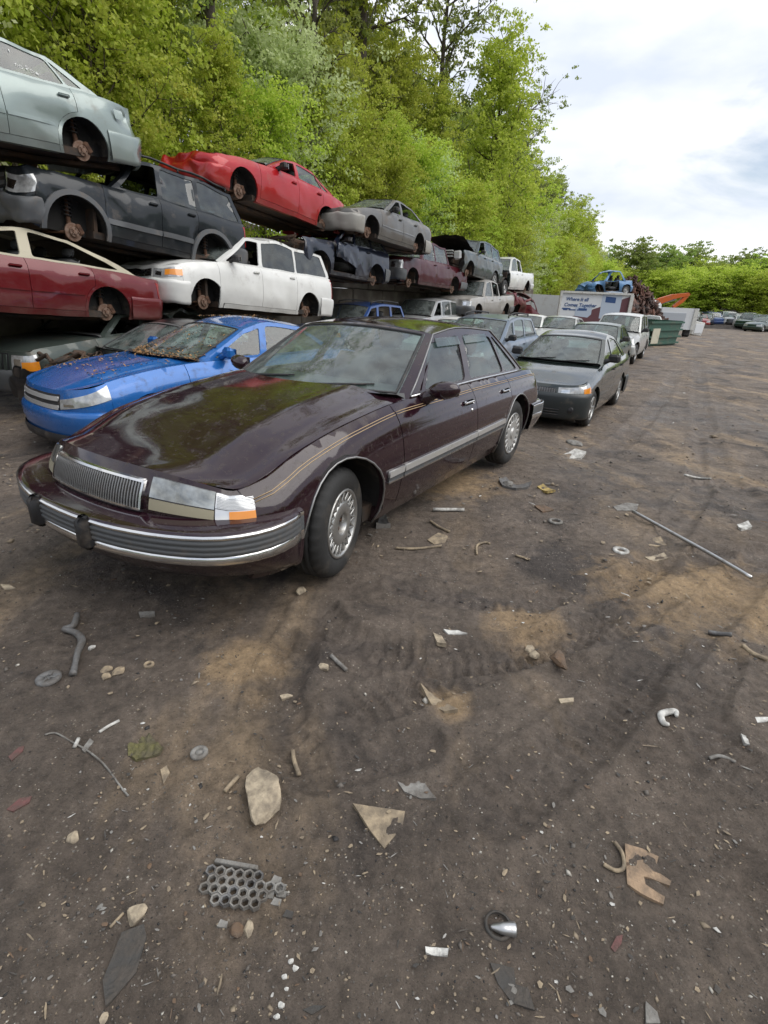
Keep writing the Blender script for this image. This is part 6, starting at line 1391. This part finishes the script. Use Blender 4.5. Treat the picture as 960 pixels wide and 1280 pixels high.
ring('cap', 'small round dusty cap between the rag and the large rock', 249, 941, 22, D_GREY, .45); ring('cap', 'round grey slotted cap lying at the left', 61, 849, 30, D_PEW, .35, .01, 4); ring('washer', 'tan ring lying near the pale sand patch', 186, 830, 13, D_TAN, .5)
ring('washer', 'grey rubber ring nearest the dark green sedan', 694, 654, 17, D_GREY, .6, .010); ring('washer', 'pale metal ring left of the long pole', 776, 689, 19, D_WHITE, .5, .010)
rod('rubber_hose', 'twisted dark rubber hose at the left below the bumper', 'hose', [(97, 770), (92, 783), (80, 787), (95, 792), (103, 803), (98, 818), (95, 832), (92, 846)], [.014, .016, .012, .016, .018, .014, .012, .016], D_PEW, n=8)
rod('wire', 'thin pale wire curving over the mud at the left', 'wire', [(56, 918), (70, 916), (90, 926), (110, 938), (130, 955), (150, 980), (160, 992)], .0035, D_GREY, n=5)
rod('pole', 'long straight metal pole lying on the right', 'pole', [(790, 644), (840, 672), (890, 700), (937, 728)], .013, D_METAL)
rod('white_stick', 'short white stick above the olive rag', 'stick', [(124, 914), (136, 907), (149, 900)], .006, D_WHITE); rod('stick', 'short tan stick beside the large rock', 'stick', [(281, 991), (298, 971)], .008, D_TAN); rod('bark_strip', 'curled tan bark strip above the large rock', 'bark', [(366, 936), (368, 950), (374, 967)], .008, D_TAN)
rod('hook', 'white C-shaped hook in the right middle', 'hook', [(843, 903), (842, 897), (832, 896), (824, 900), (828, 908), (835, 910)], [.006, .012, .014, .014, .012, .006], D_WHITE, n=8)
shard('bark_piece', 'tan peeled bark piece in the middle of the yard', 'bark', [(525, 860), (535, 868), (552, 880), (572, 892), (555, 894), (540, 886)], .012, D_TAN, .02, .12)
shard('rubber_flap', 'curved brown rubber flap beyond the maroon sedan rear wheel', 'rubber flap', [(623, 602), (632, 600), (645, 607), (664, 606), (660, 611), (645, 613), (628, 609)], .02, D_PEW, .03, .2)
shard('paper_scrap', 'yellow paper scrap right of the brown rubber flap', 'scrap', [(671, 611), (678, 609), (694, 616), (684, 618)], .012, D_YEL, .03, .2)
shard('foam_strip', 'white foam strip near the dark green sedan', 'foam', [(702, 568), (718, 566), (732, 569), (726, 572), (706, 572)], .02, D_WHITE, .03, .1)
rod('plastic_strip', 'white strip lying between the two sedans wheels', 'plastic strip', [(541, 638), (580, 638)], .016, D_WHITE, n=4); rod('plastic_strip', 'pale wooden strip right of the front wheel', 'wooden strip', [(494, 686), (520, 687), (552, 685)], .010, D_TAN, n=4)
shard('foil', 'crumpled silver foil beside the front tyre', 'foil', [(470, 662), (474, 652), (482, 650), (488, 660)], .03, D_METAL, .02, .4); shard('board_piece', 'tan chunk right of the front wheel', 'board', [(534, 676), (548, 667), (560, 672), (556, 680), (542, 682)], .02, D_TAN, .03)
rod('stick', 'tan stick crossing behind the tan chunk', 'stick', [(538, 652), (550, 660), (562, 665)], .010, D_TAN); rod('bark_strip', 'bent tan twig in front of the grey ring', 'twig', [(596, 694), (596, 684), (606, 680), (612, 682)], .008, D_TAN); rod('stick', 'small pale stick right of the bent twig', 'stick', [(644, 696), (662, 702)], .008, D_TAN)
shard('board_piece', 'flat grey slab at the upper end of the long pole', 'slab', [(766, 633), (784, 629), (798, 631), (796, 638), (772, 638)], .025, D_GREY); shard('cardboard', 'torn tan cardboard left of the long pole, upper piece', 'cardboard', [(806, 672), (826, 670), (834, 680), (812, 682)], .012, D_TAN, .03, .1); shard('cardboard', 'torn pale cardboard left of the long pole, lower piece', 'cardboard', [(806, 695), (830, 690), (836, 696), (815, 700)], .012, D_STONE, .03, .1)
shard('paper_scrap', 'white paper scrap at the right edge above the pole', 'scrap', [(921, 656), (934, 654), (940, 659), (926, 664)], .012, D_WHITE, .03, .2); rod('plastic_strip', 'white strip at the right, far along the lane', 'plastic strip', [(855, 597), (872, 595), (888, 599)], .014, D_WHITE, n=5)
shard('board_piece', 'brown bark chunk left of the grey ring', 'board', [(668, 633), (680, 632), (692, 638), (678, 641)], .03, D_BROWN, .03); shard('board_piece', 'flat grey slate left of the sand patch', 'slab', [(173, 764), (193, 763), (194, 769), (175, 770)], .015, D_GREY); shard('paper_scrap', 'pale torn scrap at the far left edge', 'scrap', [(0, 730), (12, 730), (20, 735), (6, 737)], .01, D_STONE, .03, .1)
rod('plastic_strip', 'grey bent strip right of the sand patch', 'plastic strip', [(414, 820), (424, 828), (433, 836)], .010, D_GREY, n=6); shard('board_piece', 'pale chip right of the sand patch', 'chip', [(349, 865), (364, 862), (366, 867), (352, 871)], .015, D_STONE); rock('rock', 'pale chip above the grey bent strip', 404, 834, 18, 10, D_STONE, .5, 40)
shard('paper_scrap', 'white flake with bent corner among the tyre marks', 'scrap', [(554, 789), (572, 789), (584, 795), (560, 794)], .01, D_WHITE, .03, .2); shard('board_piece', 'pale chip left of the white flake', 'chip', [(541, 792), (552, 796), (558, 806), (546, 804)], .012, D_STONE); shard('board_piece', 'cream chip under the centre tyre marks', 'chip', [(697, 878), (716, 877), (716, 882), (700, 884)], .012, D_STONE)
rod('stick', 'dark broken stick at the right below the sand', 'stick', [(885, 790), (898, 794), (912, 800)], .012, D_PEW); rod('stick', 'pale broken stick at the right edge below the sand', 'stick', [(926, 812), (940, 820), (958, 826)], .012, D_TAN); shard('paper_scrap', 'white scrap at the right edge', 'scrap', [(943, 898), (960, 898), (960, 904), (946, 905)], .008, D_WHITE); shard('paper_scrap', 'small white flake right of the white hook', 'scrap', [(924, 922), (932, 926), (935, 936), (929, 934)], .008, D_WHITE)
rod('plastic_strip', 'grey curved strip left of the right edge scrap', 'plastic strip', [(887, 946), (900, 945), (920, 950)], .007, D_GREY, n=5); shard('plastic_piece', 'dull red plastic chip in the right foreground', 'plastic piece', [(763, 1186), (770, 1172), (778, 1170), (776, 1182), (768, 1192)], .006, D_RED); shard('plastic_piece', 'dull red chip at the left edge, upper', 'plastic piece', [(10, 945), (25, 932), (31, 930), (28, 938), (14, 950)], .006, D_RED); shard('plastic_piece', 'dull red chip at the left edge, lower', 'plastic piece', [(8, 1012), (24, 998), (40, 995), (36, 1003), (16, 1014)], .008, D_RED)
o = rod('lamp_bulb', 'small dented metal bulb cap near the bottom right', 'bulb', [(612, 1164), (626, 1167), (642, 1167)], [.004, .014, .018], D_METAL, n=10); ring('washer', 'dark half-buried ring around the metal bulb cap', 622, 1160, 34, D_DARK, .8, .006)
for i, (x, y, w_) in enumerate(((364, 1202, 8), (369, 1211, 9), (356, 1222, 8), (358, 1237, 6), (352, 1258, 10), (346, 1272, 9))): rock('plaster_flake', 'white plaster flake, number %s from the top in the line below the honeycomb' % ('one', 'two', 'three', 'four', 'five', 'six')[i], x, y, w_, w_*1.1, D_WHITE, .5, 60+i)
shard('plastic_piece', 'dark chip right of the plaster flakes', 'plastic piece', [(378, 1262), (392, 1256), (408, 1257), (390, 1268)], .007, D_DARK); shard('shard', 'pale pointed stone tip at the bottom edge', 'shard', [(806, 1254), (820, 1268), (824, 1282), (806, 1282)], .02, D_GREY); shard('board_piece', 'tan splinter under the large rock left side', 'splinter', [(200, 960), (208, 955), (212, 964), (204, 978)], .008, D_TAN)
shard('plastic_piece', 'grey chip beside the pale wire', 'plastic piece', [(102, 936), (112, 922), (117, 926), (106, 940)], .008, D_GREY); rod('stick', 'white chip crossing the pale wire', 'stick', [(93, 934), (98, 922)], .007, D_WHITE); rod('stick', 'pale twig left of the dark pointed strip', 'twig', [(137, 1158), (154, 1140)], .004, D_TAN)
# honeycomb grille fragment: cells kept where the photo shows them
def honeycomb():
    a = spot(242, 1138); b = spot(318, 1112); e = spot(262, 1092); ux = (b-a).normalized(); c = spot(300, 1118); uy = Vector((-ux.y, ux.x, 0))
    root = empty('honeycomb_grille', 'broken grey honeycomb plastic grille piece in the foreground', 'grille fragment', M=Matrix.Translation((c.x, c.y, gz(c)+.004)) @ Matrix.Rotation(math.atan2(ux.y, ux.x)-.45, 4, 'Z'))
    r = .0155; rr = random.Random(2)
    for j in range(4):
        for i in range(9-j):
            if (j == 3 and i < 1) or (j == 0 and i > 5): continue
            x, y = -.10+i*r*1.78+(r*.89 if j % 2 else 0), .045-j*r*1.52; mb = MB(); P = [(x+r*math.cos(PI/6+k*PI/3), y+r*math.sin(PI/6+k*PI/3)) for k in range(6)]; Q = [(x+r*.70*math.cos(PI/6+k*PI/3), y+r*.70*math.sin(PI/6+k*PI/3)) for k in range(6)]; h = .014+rr.uniform(-.002, .002)
            V = [(px_, py_, z) for z in (0, h) for px_, py_ in P]+[(px_, py_, z) for z in (0, h*.9) for px_, py_ in Q]; F = []
            for k in range(6): n = (k+1) % 6; F += [(k, n, 6+n, 6+k), (12+k, 18+k, 18+n, 12+n), (6+k, 6+n, 18+n, 18+k)]
            mb.add(V, F); mb.build('cell', D_GREY if (i+j) % 5 else D_PEW, root)
    mb = MB(); mb.box((-.035, .07, .008), (.13, .012, .018), rot=(0, 0, -.05), bev=.002); mb.build('rim_strip', D_GREY, root)
honeycomb()
for i, (x, y) in enumerate(((345, 1100), (352, 1108), (343, 1112), (352, 1118), (336, 1120), (345, 1128), (278, 1156), (360, 1145))): shard('plastic_chip', '%s grey plastic chip broken off the honeycomb grille' % ('highest', 'second highest', 'third highest', 'fourth highest', 'fifth highest', 'sixth highest', 'lower left', 'dark lower right')[i], 'plastic chip', [(x-7, y+3), (x-2, y-6), (x+7, y-3), (x+5, y+5)], .008, D_GREY if i != 7 else D_DARK, .012, .2, 'chips of the honeycomb grille')
# fallen leaves on the blue sedan
def fallen():
    rs = np.random.RandomState(5); P = []; c = ford; Mw = np.array(c.root.matrix_world)
    for i in range(650):
        s = rs.uniform(-.95, .95); t = abs(rs.normal())*.10 if i < 380 else rs.rand()**2*.9
        p = c.screen(np.array(s), np.array(min(t, .95)), off=.008+(rs.rand()*.03 if t < .12 else 0)); P.append(p)
    for i in range(170):
        u, v = rs.uniform(.5, 1.5), rs.uniform(-.7, .7); P.append(np.array([v, u-c.u0, float(c.topz(np.array(u), np.array(v), float(c.crn(u))))+.012]))
    for i in range(160):
        u, v = rs.uniform(2.4, 3.3), rs.uniform(-.5, .5); P.append(np.array([v, u-c.u0, 1.44+.05*(1-(v/.6)**2)+.004]))
    V, F = [], []
    for i, p in enumerate(P):
        sz = rs.uniform(.010, .026); a = rs.normal(size=3); a[2] *= .4; a /= np.linalg.norm(a); b = np.cross(a, (0, 0, 1)); V += [p-a*sz, p+b*sz*.6+(0, 0, .004), p+a*sz, p-b*sz*.6+(0, 0, .004)]; F.append([4*i+k for k in range(4)])
    me = fast_mesh('fallen_leaves', np.array(V), np.array(F), mat('dry_leaf', (.42, .24, .10), .9, var=.6, vscale=30, var2=(.2, .11, .05))); o = bpy.data.objects.new('fallen_leaves', me); col.objects.link(o); o.matrix_world = c.root.matrix_world.copy(); tag(o, 'dry brown leaves and blossom on the blue sedan windscreen and hood', 'leaves', kind='stuff')
bpy.context.view_layer.update(); fallen()

# straw, splinters and flakes too small to count
def flakes():
    rs = np.random.RandomState(9); V, F, ms = [], [], []; N = 5200
    GP = [spot(rs.uniform(-20, 980), 405+870*rs.rand()**1.7) for _ in range(N)]; GZ = gzs(GP); NZ = fbm(np.array([q.x*1.1+3 for q in GP]), np.array([q.y*1.1 for q in GP]), 2)
    for i in range(N):
        p = GP[i]; r = p.length
        if r > 25: continue
        if NZ[i] < rs.uniform(-.5, .25): continue
        sz = (abs(rs.normal())*.0032+.0018)*max(1, min(r/1.7, 4.5)); el = rs.choice([1.2, 2, 5], p=[.5, .3, .2]); a = rs.uniform(0, 6.28); k = rs.randint(4, 7); c, s = math.cos(a), math.sin(a); b = len(V); z = GZ[i]+.002+max(0, r-1.5)*.002
        for j in range(k):
            t = 2*PI*j/k+rs.uniform(-.3, .3); x, y = math.cos(t)*sz*el**.5, math.sin(t)*sz*rs.uniform(.6, 1.2)/el**.7; V.append((p.x+x*c-y*s, p.y+x*s+y*c, z+rs.uniform(0, .4)*sz+.001))
        V.append((p.x, p.y, z+.5*sz)); F += [(b+j, b+(j+1) % k, b+k) for j in range(k)]; ms += [int(rs.choice(5, p=[.36, .20, .05, .25, .14]))]*k
    me = fast_mesh('litter_flakes', np.array(V), np.array(F), D_TAN)
    for m in (D_GREY, D_WHITE, D_DARK, D_BROWN): me.materials.append(m)
    me.polygons.foreach_set('material_index', np.array(ms, np.int32)); o = bpy.data.objects.new('litter_flakes', me); col.objects.link(o); tag(o, 'small splinters, straw and plastic flakes trodden into the mud', 'litter', kind='stuff')
flakes()

# things that still share a label are told apart by their order from the left
def ordinals():
    ones = ['first', 'second', 'third', 'fourth', 'fifth', 'sixth', 'seventh', 'eighth', 'ninth', 'tenth', 'eleventh', 'twelfth', 'thirteenth', 'fourteenth', 'fifteenth', 'sixteenth', 'seventeenth', 'eighteenth', 'nineteenth', 'twentieth']+['twenty-'+k for k in ('first', 'second', 'third', 'fourth', 'fifth', 'sixth', 'seventh', 'eighth', 'ninth')]+['thirtieth']+['thirty-'+k for k in ('first', 'second', 'third', 'fourth', 'fifth', 'sixth', 'seventh', 'eighth', 'ninth')]+['fortieth']
    bpy.context.view_layer.update(); D = {}
    for o in bpy.data.objects:
        if o.parent is None and o.get('label'): D.setdefault(o['label'], []).append(o)
    for l, os_ in D.items():
        if len(os_) > 1:
            os_.sort(key=lambda o: math.atan2(o.matrix_world.translation.x, o.matrix_world.translation.y))
            for i, o in enumerate(os_): o['label'] = '%s, %s from the left' % (l, ones[i])
ordinals()
